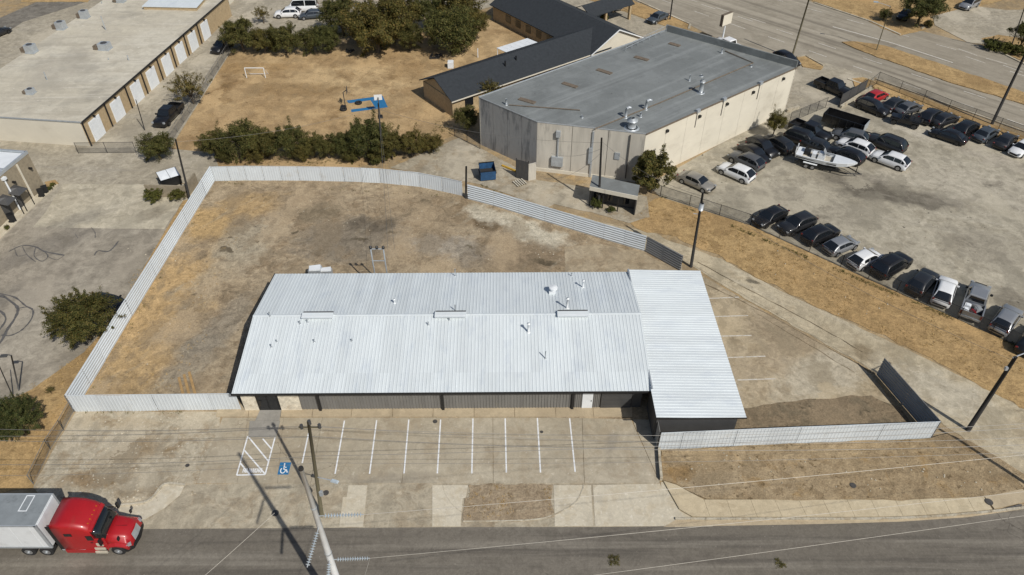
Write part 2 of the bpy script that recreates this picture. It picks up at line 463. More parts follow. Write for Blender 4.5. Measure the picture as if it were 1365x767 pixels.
ground_o = sheet('ground', None, m_base, 0.0, world=[Vector((-2500, -600, 0)), Vector((2500, -600, 0)), Vector((2500, 4500, 0)), Vector((-2500, 4500, 0))])

# -- school yard, alleys, lots behind
sheet('school_yard', [(226, 200), (300, 74), (330, 66), (470, 60), (610, 28), (640, 12), (700, 30), (760, 60), (620, 158), (605, 182), (540, 206), (470, 226), (300, 226), (246, 224)], m_school, .01, .35)
sheet('upper_parking_pavement', [(262, 60), (285, 15), (330, -10), (660, -14), (700, -8), (640, 14), (560, 22), (470, 38), (300, 66)], m_alley, .02, .3)
sheet('warehouse_drive', [(118, 205), (108, 196), (262, 60), (272, 40), (300, 36), (310, 66), (236, 184), (225, 205)], m_alley, .036)
sheet('street_far', [(-90, 82), (0, 24), (60, -2), (130, -20), (290, -24), (230, 40), (110, 5), (0, 68), (-90, 130)], m_dark_asph, .014)
sheet('street_far_pale_drive', [(-90, 120), (0, 50), (30, 30), (80, 14), (118, 2), (140, -14), (170, -14), (130, 20), (0, 96), (-90, 150)], m_alley, .024)
sheet('alley', [(-140, 196), (0, 187), (110, 188), (285, 204), (292, 224), (284, 243), (-140, 262)], m_alley, .03)
sheet('alley_track', [(286, 222), (360, 223), (480, 225), (560, 232), (640, 255), (720, 275), (800, 296), (880, 314), (905, 340), (912, 372), (860, 350), (700, 300), (610, 268), (500, 250), (286, 247)], m_lane, .02, .2)
sheet('rear_pad', [(520, 224), (612, 184), (640, 197), (714, 239), (760, 262), (728, 278), (640, 246)], m_pad, .04, .12)
sheet('porch_pad', [(714, 240), (862, 262), (866, 290), (838, 298), (790, 284), (760, 278), (700, 262), (696, 246)], m_pad, .044, .15)
sheet('left_lot', [(-140, 262), (0, 253), (190, 246), (262, 246), (262, 264), (244, 268), (152, 425), (112, 470), (45, 518), (-10, 545), (-170, 600)], m_llot, .04, .06)
sheet('left_lot_upper_slab', [(84, 246), (190, 247), (262, 247), (262, 264), (244, 268), (219, 306), (44, 304), (60, 285)], m_uslab, .046, .04)
sheet('street_far_verge', [(28, 3), (118, 3), (128, -14), (30, -14)], m_gold, .03, .3)
sheet('left_dry_verge', [(262, 246), (284, 243), (288, 243), (104, 549), (92, 545), (44, 650), (0, 658), (-160, 672), (-170, 600), (-10, 545), (45, 518), (112, 470), (152, 425), (244, 268)], m_gold, .037, .12)

# -- yard of the white building
sheet('yard', [(286, 242), (400, 241), (510, 244), (560, 249), (616, 261), (660, 274), (726, 295), (804, 319), (859, 334), (905, 359), (930, 372), (940, 395), (990, 565), (860, 560), (320, 548), (102, 549)], m_yard, .05)
sheet('yard_slab', [(752, 330), (800, 326), (858, 338), (912, 366), (925, 392), (756, 392)], m_yslab, .055, .08)
sheet('side_yard', [(925, 362), (1150, 490), (1172, 512), (1196, 548), (1215, 575), (1000, 580), (965, 480), (932, 392), (912, 366)], m_ryard, .06, .1)
sheet('side_yard_dirt_strip', [(985, 545), (1060, 536), (1110, 530), (1160, 528), (1198, 545), (1238, 584), (1060, 592), (935, 597), (880, 598), (880, 560)], m_rdirt, .065, .3)

mb = MB()
for path, wd_ in (([(915, 368), (1000, 408), (1060, 440), (1110, 468), (1168, 499)], .22), ([(1010, 420), (1080, 462), (1140, 498)], .14), ([(930, 350), (1000, 388), (1080, 430), (1150, 470)], .12)):
    P = smoothpath([G(*p) for p in path], 8)
    P = [p + noise.noise_vector(p * .8) * .12 for p in P]
    ribbon(P, [wd_ * (.1 + 1.3 * abs(noise.noise(Vector((i * .6, wd_ * 30, 2))))) for i in range(len(P))], .075, mb)
tag(mb.build('pavement_crack', m_rdirt), kind='structure')
# -- diagonal lane, dry grass, car lot
sheet('lane', [(866, 312), (960, 345), (1040, 388), (1110, 420), (1250, 486), (1310, 516), (1420, 575), (1440, 680), (1365, 640), (1290, 590), (1168, 497), (1000, 402), (905, 345)], m_lane, .024, .22)
sheet('dry_grass_strip', [(846, 280), (880, 262), (1000, 300), (1120, 355), (1365, 465), (1480, 516), (1900, 699), (1900, 760), (1420, 572), (1310, 516), (1250, 484), (1110, 418), (1040, 386), (960, 343), (900, 316), (866, 312), (840, 300)], m_gold, .034, .5)
sheet('car_lot', [(863, 247), (1050, 142), (1100, 145), (1130, 128), (1160, 118), (1365, 198), (1480, 245), (1900, 400), (1900, 700), (1480, 517), (1365, 466), (1120, 356), (1000, 301), (880, 263)], m_carlot, .04)
sheet('lot_entrance_pavement', [(1030, 90), (1062, 84), (1100, 84), (1166, 104), (1160, 119), (1130, 130), (1100, 146), (1050, 144), (1040, 120)], m_alley, .036)

# -- highway
hn = [G(740, -42), G(842, 0), G(920, 34), G(985, 66), G(1060, 86), G(1168, 104), G(1365, 173), G(1520, 236)]
hf = [G(1640, 190), G(1480, 128), G(1365, 84), G(1310, 62), G(1230, 42), G(1160, 28), G(1085, 4), G(960, -44)]
sheet('highway', None, m_hway, .02, world=hn + hf)
sheet('highway_verge', [(760, -18), (842, 0), (920, 33), (916, 40), (890, 36), (800, 4), (756, -6)], m_gold, .045, .3)
sheet('daycare_parking_pavement', [(700, -30), (756, -8), (800, 5), (890, 37), (985, 66), (960, 74), (860, 50), (780, 24), (700, 20)], m_alley, .034, .1)
md = sheet('median_grass', [(1123, 57), (1136, 56), (1180, 62), (1365, 124), (1480, 164), (1480, 186), (1365, 140), (1270, 112), (1170, 77), (1136, 64)], m_gold, .14, .25, thick=.14)
sheet('kerb_island_grass', [(1062, 78), (1072, 76), (1098, 90), (1094, 94), (1070, 90)], m_gold, .14, .1, thick=.14)
sheet('entrance_island_grass', [(1136, 106), (1150, 104), (1168, 110), (1150, 120), (1140, 118)], m_gold, .13, .1, thick=.13)
sheet('fence_verge', [(1158, 108), (1168, 108), (1365, 182), (1480, 224), (1480, 240), (1365, 195), (1262, 158), (1170, 124)], m_gold, .05, .15)
sheet('far_verge', [(960, -60), (1085, 2), (1150, 25), (1176, 38), (1200, 48), (1230, 41), (1246, 32), (1240, 22), (1290, 14), (1365, -8), (1500, -40), (1200, -90)], m_gold, .05, .4)
sheet('far_drive', [(1246, 34), (1244, 22), (1296, 8), (1340, 14), (1420, 12), (1480, 60), (1420, 80), (1316, 60), (1290, 57)], m_alley, .055, .1)
sheet('far_corner_grass', [(1308, 52), (1330, 47), (1365, 52), (1450, 70), (1480, 110), (1365, 82), (1322, 66)], m_gold, .06, .2)
mb = MB()
def dashes(a, b, n, ln, wd, z=.035):
    a, b = G(*a), G(*b)
    for i in range(n):
        p = a.lerp(b, i / max(1, n - 1))
        d = (b - a).normalized()
        ribbon([p - d * ln / 2, p + d * ln / 2], wd, z, mb)
for a, b, n in (((898, -6), (1376, 152), 9), ((890, 3), (1440, 193), 10), ((985, -14), (1400, 102), 8), ((1290, 70), (1350, 92), 2), ((1300, 80), (1360, 100), 2), ((920, 0), (1010, 28), 3), ((1056, 78), (1330, 178), 0)):
    if n: dashes(a, b, n, 3.2, .17)
ribbon([G(1110, 36), G(1190, 58), G(1270, 84)], .28, .035, mb)
tag(mb.build('highway_lane_marking', m_paintw), kind='structure')
mb = MB()   # kerbs along the highway
for path in ([G(842, -2), G(920, 33), G(918, 39)], [G(1085, 4), G(1160, 29), G(1200, 47)], [G(1168, 106), G(1365, 176), G(1480, 218)], [G(1316, 62), G(1365, 86), G(1480, 128)], [G(1228, 39), G(1238, 33), G(1238, 28)], [G(1062, 77), G(1074, 75), G(1098, 88)], [G(1130, 106), G(1150, 113)]):
    for a, b in zip(path, path[1:]):
        d = (b - a); mb.box(((a.x + b.x) / 2, (a.y + b.y) / 2, .08), (d.length, .35, .16), math.atan2(d.y, d.x))
tag(mb.build('highway_kerb', m_kerb), kind='structure')

# -- near street, apron, sidewalks
kl = [(-260, 706), (0, 707), (120, 706), (290, 705), (452, 704), (640, 703), (790, 703), (880, 702), (960, 700), (1100, 698), (1200, 694), (1290, 688), (1365, 677), (1460, 656), (1560, 620)]
rd = [G(*p) for p in kl]
sheet('street', None, m_road, .02, world=rd + [Vector((75, 26, 0)), Vector((60, 22, 0)), Vector((30, 21.4, 0)), Vector((-110, 21.6, 0))])
mb = MB()
for i, (a, b) in enumerate(zip([Vector((75, 26, 0)), Vector((60, 22, 0)), Vector((30, 21.4, 0))], [Vector((60, 22, 0)), Vector((30, 21.4, 0)), Vector((-110, 21.6, 0))])):
    d = b - a; mb.box(((a.x + b.x) / 2, (a.y + b.y) / 2, .075 + i * .002), (d.length, .2, .15), math.atan2(d.y, d.x))
tag(mb.build('opposite_kerb', m_kerb), kind='structure')
sheet('apron', [(-200, 690), (0, 690), (160, 690), (240, 646), (290, 645), (880, 643), (884, 704), (640, 704.5), (290, 706), (0, 708), (-200, 708)], m_apron, .012)
sheet('front_rough_lot', [(102, 549), (295, 549), (290, 600), (262, 645), (245, 648), (220, 647), (204, 664), (186, 672), (140, 676), (60, 668), (44, 648)], m_front, .033, .12)
def slabs(name, mat, polys, z=.04, thick=.06, gap=.022):
    root = None
    for i, pl in enumerate(polys):
        pts = [G(*p) for p in pl]
        c = sum(pts, Vector()) / len(pts)
        pts = [p + (c - p).normalized() * gap for p in pts]
        if root is None:
            root = bpy.data.objects.new(name, None); COL.objects.link(root); tag(root, kind='structure')
            root.location = (c.x, c.y, 0); MINV[root.name] = Matrix.Translation((-c.x, -c.y, 0))
        b = MB(); b.prism(pts, z - thick, z)
        b.build('slab', mat, root)
    return root
def grid_px(xt, xb, yt, yb):
    return [[(xt[i], yt), (xt[i + 1], yt), (xb[i + 1], yb), (xb[i], yb)] for i in range(len(xt) - 1)]
slabs('parking_lot', m_lot, [[(262, 645), (297, 557), (331, 557), (316, 645)], [(316, 645), (331, 557), (378, 557), (370, 645)], [(370, 645), (378, 557), (430, 557), (414, 645)]] +
      grid_px([430, 546, 657, 776, 840], [414, 535.5, 657.5, 779, 880], 557, 645) + [[(840, 545), (868, 545), (877, 600), (879, 640), (880, 645), (845, 566)]])
slabs('building_sidewalk', m_walk, grid_px([290, 333, 376, 418, 470, 524, 578, 632, 686, 740, 790, 842], [288, 331, 374, 416, 468, 523, 577, 632, 686, 741, 791, 843], 540, 556.4), .09, .1)
slabs('entrance_ramp', m_ramp, [[(348, 545), (376, 545), (373, 562), (340, 562)], [(333, 562), (374, 562), (369, 584), (331, 584)]], .098, .1)
slabs('apron_drive', m_lotp, [[(464.6, 647), (490, 647), (484, 703), (452, 703), (457, 663), (462, 663)], [(576, 647), (624, 647), (621, 664), (617, 664), (614, 702.5), (576, 702.5)],
      [(738, 647), (788, 647), (791, 702), (739, 702), (739, 690)], [(790, 647), (880, 645), (900, 702), (793, 702)]], .03, .03)
slabs('apron_slab', m_apron, [[(262, 647), (372, 647), (350, 703), (238, 703)], [(374, 647), (462, 647), (450, 703), (352, 703)], [(492, 647), (574, 647), (574, 703), (486, 703)]], .024, .02)
sheet('island_dirt_patch', [(626, 646), (736, 646), (738, 690), (700, 694), (616, 695), (619, 665), (625, 665)], m_isl, .045, .22, .4)
sheet('left_kerb_walk', [(140, 678), (186, 673), (204, 665), (220, 647), (246, 648.5), (240, 661), (220, 678), (194, 693), (140, 698)], m_lotp, .06)
mb = MB()
def kerb(path, wd=.16, h=.12, dz=0):
    pts = smoothpath([G(*p) for p in path], 4)
    for i, (a, b) in enumerate(zip(pts, pts[1:])):
        d = b - a
        mb.box(((a.x + b.x) / 2, (a.y + b.y) / 2, h / 2 + dz + (i % 2) * .002), (d.length + .02, wd, h), math.atan2(d.y, d.x))
kerb([(140, 676), (186, 672), (204, 664), (220, 646.5), (247, 647.5)], .16, .17)
kerb([(617, 695.5), (700, 694), (735, 688), (765, 672), (776, 655), (778, 647)], .1, .055)
kerb([(590, 647), (594, 660), (606, 676), (626, 690)], .05, .042)
kerb([(878, 601), (879, 618), (881, 641)], .2, .42)
tag(mb.build('kerb', m_kerb), kind='structure')
# raised verge and kerb walk on the right
vp = [(881, 602), (935, 599), (1060, 593), (1240, 586), (1262, 580), (1292, 590), (1330, 612), (1365, 635), (1400, 650), (1365, 657), (1310, 664), (1200, 668), (1050, 668), (940, 666), (915, 655), (900, 646), (883, 641)]
sheet('verge', vp, m_verge, .17, .1, thick=.18)
wk = [[(884, 642.5), (902, 648), (918, 657), (938, 667.5), (946, 690.5), (922, 690), (905, 680)]]
xs_t = [938, 968, 1000, 1032, 1064, 1096, 1128, 1160, 1192, 1224, 1256, 1288, 1310]
xs_b = [946, 976, 1009, 1042, 1075, 1107, 1139, 1171, 1203, 1235, 1266, 1298, 1322]
yt = lambda x: 667.5 if x < 1140 else 667.5 - (x - 1140) ** 2 * .00016
yb = lambda x: 690.5 if x < 1140 else 690.5 - (x - 1140) ** 2 * .00030
for i in range(len(xs_t) - 1):
    wk.append([(xs_t[i], yt(xs_t[i])), (xs_t[i + 1], yt(xs_t[i + 1])), (xs_b[i + 1], yb(xs_b[i + 1])), (xs_b[i], yb(xs_b[i]))])
wk.append([(1368, 654), (1410, 645), (1420, 662), (1380, 674)])
slabs('kerb_walk', m_sidew, wk, .16, .17, .012)
slabs('storm_inlet_cover', m_walk, [[(1311, 664), (1362, 653.5), (1375, 668), (1324, 680)]], .182, .18)
mb = MB()
pts = [G(x, yb(x) + 2.2) for x in range(900, 1420, 20)]
for a, b in zip(pts, pts[1:]):
    d = b - a; mb.box(((a.x + b.x) / 2, (a.y + b.y) / 2, .08), (d.length + .02, .16, .17), math.atan2(d.y, d.x))
tag(mb.build('street_kerb', m_kerb), kind='structure')
sheet('drive_flare', [(881, 643), (886, 643), (906, 681), (924, 691), (952, 693), (950, 702), (900, 703), (884, 690)], m_lotp, .026)
sheet('gutter', [(884, 703), (900, 694), (1000, 693.6), (1100, 693.4), (1200, 691.5), (1290, 684), (1365, 673), (1460, 652), (1462, 657), (1365, 679), (1290, 690), (1200, 696), (1100, 699), (960, 701.5)], m_walk, .035)
mb = MB()
mb.box(tuple(G(1345, 678) + Vector((0, 0, .07))), (2.2, .12, .1), .25)
tag(mb.build('storm_inlet_mouth', m_tar), kind='structure')

# -- painted markings
mb = MB()
Z1 = .046
for a, b in (((459.3, 561.3), (446.8, 632.3)), ((502.2, 560.7), (492.7, 632.3)), ((545, 560), (538.6, 631.7)), ((587.4, 560), (583, 631.7)), ((630.5, 558.6), (629, 631.8)), ((673.4, 558.4), (675, 630.6)), ((716.3, 557.8), (720.5, 630.6)), ((759.3, 558.3), (766.7, 629.7)), ((411.5, 578), (403, 618))):
    ribbon([G(*a), G(*b)], .115, Z1, mb)
h0, h1, h2, h3 = (330.5, 582), (367.5, 581), (353.6, 633.2), (315.7, 634)
for a, b in ((h0, h3), (h3, h2), (h2, h1), ((h0[0], h0[1]), (358, 615.5)), ((350, 585), (362, 599)), ((326, 601), (353, 632)), ((320.5, 618), (333, 633))):
    _zl[0] += .0009
    ribbon([G(*a), G(*b)], .115, Z1 + _zl[0], mb)
tag(mb.build('parking_stall_marking', m_paint), kind='structure')
mb = MB()
for a, b in (((940, 399), (985, 397)), ((950, 423), (997, 421.5)), ((960, 449), (1001.5, 448)), ((970, 477.5), (1020, 475.7)), ((983, 507.5), (1033, 505.7))):
    ribbon([G(*a), G(*b)], .13, .071, mb)
tag(mb.build('side_yard_stall_marking', m_paintw), kind='structure')
# accessible-bay emblem
q = [G(370, 633.3), G(384.4, 633.3), G(388.6, 617), (G(373.7, 617))]
def bil(u, v, z):
    a = q[0].lerp(q[1], u); b = q[3].lerp(q[2], u); p = a.lerp(b, v)
    return Vector((p.x, p.y, z))
mb = MB(); mb.face([bil(0, 0, Z1), bil(1, 0, Z1), bil(1, 1, Z1), bil(0, 1, Z1)])
ada = tag(mb.build('accessible_parking_emblem', m_blue), kind='structure')
mb = MB()
def stroke(pts, wd):
    P = [bil(u, v, 0) for u, v in pts]
    ribbon(P, wd, Z1 + .005, mb)
stroke([(.44, .80), (.48, .42), (.72, .40), (.84, .18), (.92, .22)], .095)
stroke([(.46, .60), (.68, .58)], .075)
stroke([(.42 + .22 * math.cos(a), .34 + .22 * math.sin(a)) for a in [R(130 + i * 20) for i in range(13)]], .085)
mb.face([bil(.43 + .065 * math.cos(a), .87 + .06 * math.sin(a), Z1 + .005) for a in [i * math.pi / 5 for i in range(10)]])
mb.build('wheelchair_figure', m_paint, ada, world=False)
def text(s, size, loc, rz, mat, name, parent=None, rx=0):
    cu = bpy.data.curves.new(name, 'FONT'); cu.body = s; cu.size = size; cu.align_x = 'CENTER'; cu.align_y = 'CENTER'; cu.offset = .012
    t = bpy.data.objects.new(name + '_tmp', cu); COL.objects.link(t)
    dg = bpy.context.evaluated_depsgraph_get(); dg.update()
    me = bpy.data.meshes.new_from_object(t.evaluated_get(dg)); me.name = name
    bpy.data.objects.remove(t); bpy.data.curves.remove(cu)
    me.materials.clear(); me.materials.append(mat)
    o = link(name, me, parent); o.location = loc; o.rotation_euler = (rx, 0, rz)
    return o
_zl[0] = 0
tp = G(336.5, 628.2)
tx = tag(text('NO PARKING', .3, (tp.x, tp.y, Z1 + .004), 0, m_paint, 'no_parking_lettering'), kind='structure')
tx.scale = (.86, 1.8, 1)
# -- tar seals and tyre scrub
mb = MB()
def tar(px, wd, z=.047):
    P = smoothpath([G(*p) for p in px], 5)
    _zl[0] += .0011
    z += _zl[0]
    ribbon(P, [wd * (.35 + 1.0 * .8 * abs(noise.noise(Vector((i * .9, wd * 9, px[0][0]))))) for i in range(len(P))], z, mb)
tar([(-30, 398), (0, 395), (14, 402), (24, 412), (20, 425), (10, 440), (0, 458), (-20, 475)], .55)
tar([(0, 392), (20, 397), (34, 408), (44, 414), (42, 426), (30, 440), (14, 448), (2, 447)], .3)
tar([(-20, 410), (0, 415), (8, 426), (0, 440)], .35)
tar([(24, 412), (36, 410), (44, 414)], .25)
tar([(126, 341), (131, 335), (144, 336), (152, 330), (158, 322)], .28)
tar([(12, 336), (30, 328), (48, 330), (60, 336), (86, 341)], .3)
tar([(30, 329), (36, 340), (48, 350)], .16)
tar([(48, 330), (46, 342), (56, 349), (64, 343), (60, 336)], .2)
tar([(20, 333), (24, 342), (36, 340)], .14)
tar([(64, 343), (76, 347), (86, 341)], .14)
tar([(100, 312), (104, 318)], .12)
tar([(122, 304), (127, 311), (127, 318)], .14)
tag(mb.build('tar_crack_seal', m_tar), kind='structure')

# -- blue play court
mb = MB()
c0, c1, c2, c3 = (462, 134.5), (510, 128), (517, 143.4), (468.5, 150)
def lp(a, b, t): return (a[0] + (b[0] - a[0]) * t, a[1] + (b[1] - a[1]) * t)
i0, i1, i2, i3 = (465, 138), (494, 134), (499.5, 142.5), (468, 146.4)
for f in ((c0, c1, lp(i1, c1, .1), i1, i0), (c1, c2, i2, i1), (c2, c3, i3, i2)):
    P = [G(*p) for p in f]
    mb.face([(p.x, p.y, .03) for p in P])
tag(mb.build('play_court_paint', m_blue), kind='structure')

# ================================================================== BUILDINGS
m_roofw = plain('white_roof_metal', S(212, 219, 221), .5, var=.05, scale=.6, dirt=(S(190, 199, 207), .8, .5, .5), stretch=(1.2, .4, 1), objvar=.03, spec=.3)
m_roofx = plain('white_annex_roof_metal', S(214, 221, 223), .5, var=.05, scale=.6, dirt=(S(194, 202, 209), .8, .5, .5), stretch=(.4, 1.2, 1), objvar=.03, spec=.3)
m_char = plain('charcoal_metal', S(74, 74, 74), .55, var=.12, scale=1.2)
m_black = plain('black_metal', S(30, 31, 33), .5, var=.15)
m_char2 = plain('dark_ribbed_metal', S(122, 120, 116), .55, var=.12, scale=1.0, dirt=(S(130, 124, 112), .8, .55, .5), stretch=(1, 1, .3))
m_white = plain('white_painted_metal', S(226, 230, 232), .45, var=.06)
m_stone = plain('tan_stone', S(222, 208, 184), .85, var=.25, scale=3, bump=.3, dirt=(S(160, 136, 104), 2, .52, .5))
m_glass = plain('dark_glass', (.012, .014, .017, 1), .08, var=.1, spec=.8)
m_galv = plain('galvanised_steel', S(184, 190, 194), .42, .35, var=.12, scale=2)
m_rust = plain('rusty_brown', S(116, 96, 80), .8, var=.3, scale=4)

def ribs(length, pitch, h, along, z0, z1, drop=0.0, cols=3):
    """one metal panel: `cols` ribs across x (width cols*pitch), running 0..along in y from z0 to z1; closed underside"""
    b = MB()
    xs = []
    for i in range(cols):
        x = i * pitch
        xs += [(x, 0), (x + pitch * .36, 0), (x + pitch * .45, h), (x + pitch * .63, h), (x + pitch * .72, 0)]
    xs.append((cols * pitch, 0))
    n = len(xs)
    vs_ = [(x, 0, z0 + q) for x, q in xs] + [(x, along, z1 + q) for x, q in xs]
    fs = [(i, i + 1, n + i + 1, n + i) for i in range(n - 1)]
    m = len(vs_)
    W = cols * pitch
    vs_ += [(0, 0, z0 - .03), (W, 0, z0 - .03), (W, along, z1 - .03), (0, along, z1 - .03)]
    fs += [(m + 3, m + 2, m + 1, m), (m, m + 1) + tuple(range(n - 1, -1, -1)), (m + 2, m + 3) + tuple(range(n, 2 * n))]
    b.add(vs_, fs)
    return b
def local_part(root, name, mat, smooth=False):
    """make a builder whose shapes are in the root's own frame"""
    b = MB()
    b._fin = lambda: b.build(name, mat, root, smooth, world=False)
    return b
def P_(root, name, mat, fn, smooth=False):
    b = MB(); fn(b)
    return b.build(name, mat, root, smooth, world=False)

# ------------------------------------------------------------------ the white-roofed metal building
BL, BD, EZ, RZ = 35.05, 15.45, 3.3, 4.55
wrot = R(.5)
worg = Vector((-23.3, 39.95, 0))
WB = thing('warehouse', 'long low metal warehouse with white ribbed roof and charcoal front in the fenced yard', 'warehouse', worg, wrot)
half = 8.1     # ridge line, measured from the front eave
def roofz(v): return EZ + (RZ - EZ) * (v / half if v < half else (BD - v) / (BD - half))
def on_main(px, py):
    z = 4.2
    for _ in range(12):
        p = G(px, py, z)
        l = Matrix.Rotation(-wrot, 3, 'Z') @ (p - worg)
        z = roofz(l.y) + .02
    return Vector((l.x, l.y, z))
pw = BL / 38
lap = 1.85
zl = roofz(lap)
pA = ribs(0, pw / 3, .028, lap + .06, EZ, zl + .012)
pB = ribs(0, pw / 3, .028, half - lap, zl, RZ)
pC = ribs(0, pw / 3, .028, BD - half, RZ, EZ)
first = {}
for i in range(38):
    for key, pb, y in (('a', pA, 0), ('b', pB, lap), ('c', pC, half)):
        if key not in first:
            o = pb.build('roof_panel', m_roofw, WB, world=False); first[key] = o.data
        else:
            o = link('roof_panel', first[key], WB)
        o.location = (i * pw, y, .012 if key == 'a' else 0)
P_(WB, 'ridge_cap', m_roofw, lambda b: b.add([(0, half - .16, RZ + .005), (BL, half - .16, RZ + .005), (BL, half, RZ + .045), (0, half, RZ + .045), (BL, half + .16, RZ + .005), (0, half + .16, RZ + .005)], [(0, 1, 2, 3), (3, 2, 4, 5)]))
def fasc(b):
    b.box((BL / 2, -.05, EZ - .09), (BL + .1, .07, .2))
P_(WB, 'eave_gutter', m_black, fasc)
def gtrim(b):
    for y0, z0, y1, z1 in ((-.05, EZ, half, RZ), (half, RZ, BD + .05, EZ)):
        b.add([(x, y, z + dz) for x in (-.07, -.005) for y, z, dz in ((y0, z0, -.24), (y1, z1, -.24), (y1, z1, .04), (y0, z0, .04))], [(0, 1, 2, 3), (7, 6, 5, 4), (3, 2, 6, 7), (0, 4, 5, 1), (0, 3, 7, 4), (1, 5, 6, 2)])
P_(WB, 'gable_trim', m_black, gtrim)
def body(b):
    x0, x1, y0, y1 = .12, 34.5, .98, BD - .25
    hz = lambda y: roofz(y) - .1
    b.face([(x0, y1, 0), (x0, y0, 0), (x0, y0, hz(y0)), (x0, half, hz(half)), (x0, y1, hz(y1))])
    b.face([(x1, y0, 0), (x1, y1, 0), (x1, y1, hz(y1)), (x1, half, hz(half)), (x1, y0, hz(y0))])
    b.face([(x1, y1, 0), (x0, y1, 0), (x0, y1, hz(y1)), (x1, y1, hz(y1))])
    b.face([(x0, y0, 0), (x1, y0, 0), (x1, y0, hz(y0)), (x0, y0, hz(y0))])
P_(WB, 'wall', m_char, body)
def front_panels(u0, u1, name, n):
    for i in range(n):
        a = u0 + (u1 - u0) * i / n; c = u0 + (u1 - u0) * (i + 1) / n
        def f(b):
            k = 4; dx = (c - a) / k
            for j in range(k):
                x = a + j * dx
                b.box((x + dx * .62, .93, 1.66), (dx * .28, .05, 3.1))
            b.box(((a + c) / 2, .962, 1.66), (c - a - .012, .03, 3.1))
        P_(WB, name, m_char2, f)
front_panels(5.1, 28.4, 'wall_panel', 22)
front_panels(28.7, 29.35, 'wall_panel', 1)
front_panels(30.3, 30.9, 'wall_panel', 1)
for a, c in ((.15, 1.35), (3.3, 5.05)):
    P_(WB, 'stone_wall', m_stone, lambda b: b.box(((a + c) / 2, .93, 1.6), (c - a, .12, 3.2)))
def dd(b):
    b.box((2.33, .93, 1.25), (1.86, .1, 2.5))
dr = P_(WB, 'double_door', m_black, dd)
for x in (1.9, 2.76):
    P_(dr, 'pane', m_glass, lambda b: b.box((x, .872, 1.3), (.7, .02, 2.1)))
P_(dr, 'transom', m_black, lambda b: b.box((2.33, .92, 2.85), (1.86, .08, .6)))
for u in (6.7, 17.35, 28.55):
    P_(WB, 'column', m_black, lambda b: b.box((u, .83, 1.62), (.2, .2, 3.24)))
wd = P_(WB, 'white_door', m_white, lambda b: b.box((29.82, .93, 1.15), (.9, .1, 2.3)))
P_(wd, 'handle', m_black, lambda b: b.box((30.15, .86, 1.05), (.05, .06, .14)))
gd = P_(WB, 'overhead_door', m_black, lambda b: b.box((32.3, .94, 1.4), (2.7, .06, 2.8)))
for k in range(5):
    P_(gd, 'door_panel', m_char, lambda b: b.box((32.3, .895, .3 + k * .55), (2.6, .04, .5)))
# the lower annex with its own roof
AU0, AU1, AV0, AV1 = 34.85, 42.15, -2.95, 15.55
na = 20
ap = (AV1 - AV0) / na
pa = ribs(0, ap / 3, .028, AU1 - AU0, 0, -.2)
for i in range(na):
    if i == 0:
        o = pa.build('annex_roof_panel', m_roofx, WB, world=False); adat = o.data
    else:
        o = link('annex_roof_panel', adat, WB)
    o.rotation_euler = (0, 0, R(-90))
    o.location = (AU0, AV0 + (i + 1) * ap, 3.52)
def aw(b):
    for x0, x1, y0, y1 in ((AU0 + .25, AU1 - .45, AV0 + .55, AV0 + .65), (AU0 + .2, AU0 + .3, AV0 + .7, .9), (AU1 - .55, AU1 - .45, AV0 + .7, AV1 - .3), (AU0 + .25, AU1 - .45, AV1 - .4, AV1 - .3)):
        b.box(((x0 + x1) / 2, (y0 + y1) / 2, 1.58), (x1 - x0, y1 - y0, 3.16))
P_(WB, 'annex_wall', m_char, aw)
P_(WB, 'annex_fascia', m_black, lambda b: b.box(((AU0 + AU1) / 2, AV0 - .03, 3.36), (AU1 - AU0, .05, .12)))
P_(WB, 'annex_flashing', m_galv, lambda b: b.box((AU0 + .12, (AV0 + AV1) / 2 + 1.45, 3.58), (.12, AV1 - AV0 - 2.9, .09)))
# ridge vents, pipes, exhaust hood
for px in ((425, 419.5), (601, 419), (763.5, 418)):
    u = on_main(*px).x
    v = P_(WB, 'ridge_vent', m_white, lambda b: b.box((u, half - .2, RZ + .14), (2.75, .5, .28)))
    P_(v, 'vent_hood', m_roofw, lambda b: b.add([(u - 1.42, half - .62, RZ + .24), (u + 1.42, half - .62, RZ + .24), (u + 1.42, half + .02, RZ + .33), (u - 1.42, half + .02, RZ + .33)], [(0, 1, 2, 3)]))
    P_(v, 'vent_shade_strip', m_char, lambda b: b.box((u, half + .15, RZ + .1), (2.7, .2, .32)))  # dark strip standing in for the shade behind the vent
for (px, py, h, r) in ((360, 422, .55, .05), (400, 432, .4, .05), (410, 430, .4, .05), (362, 463, .4, .05), (369, 456, .3, .04), (419, 456, .35, .05), (469, 455, .3, .05), (526, 404, .4, .07), (571, 433.5, .4, .05), (599, 427, .3, .05), (607, 414, .7, .05),
                       (777, 383, .8, .08), (756, 411, 1.15, .09), (704.5, 443, 1.0, .09), (727, 478, .9, .05), (762, 368, .4, .05), (607, 368, .9, .045)):
    l = on_main(px, py)
    def f(b):
        b.tube([(l.x, l.y, l.z - .05), (l.x, l.y, l.z + h)], r, 8)
        b.tube([(l.x, l.y, l.z - .02), (l.x, l.y, l.z + .1)], [r * 2.2, r * 1.1], 8)
        if r > .06: b.tube([(l.x, l.y, l.z + h), (l.x, l.y, l.z + h + .05), (l.x, l.y, l.z + h + .12)], [r * 1.7, r * 1.7, .02], 8)
    P_(WB, 'vent_pipe', m_white if r > .055 else m_galv, f, True)
l = on_main(736, 390)
def hood(b):
    b.box((l.x, l.y, l.z + .12), (.6, .6, .3))
    b.tube([(l.x, l.y, l.z + .25), (l.x, l.y, l.z + .6)], .22, 12)
    b.tube([(l.x + .1, l.y, l.z + .55), (l.x + .1, l.y, l.z + .66), (l.x + .1, l.y, l.z + .74)], [.42, .4, .1], 14)
P_(WB, 'exhaust_fan', m_white, hood)

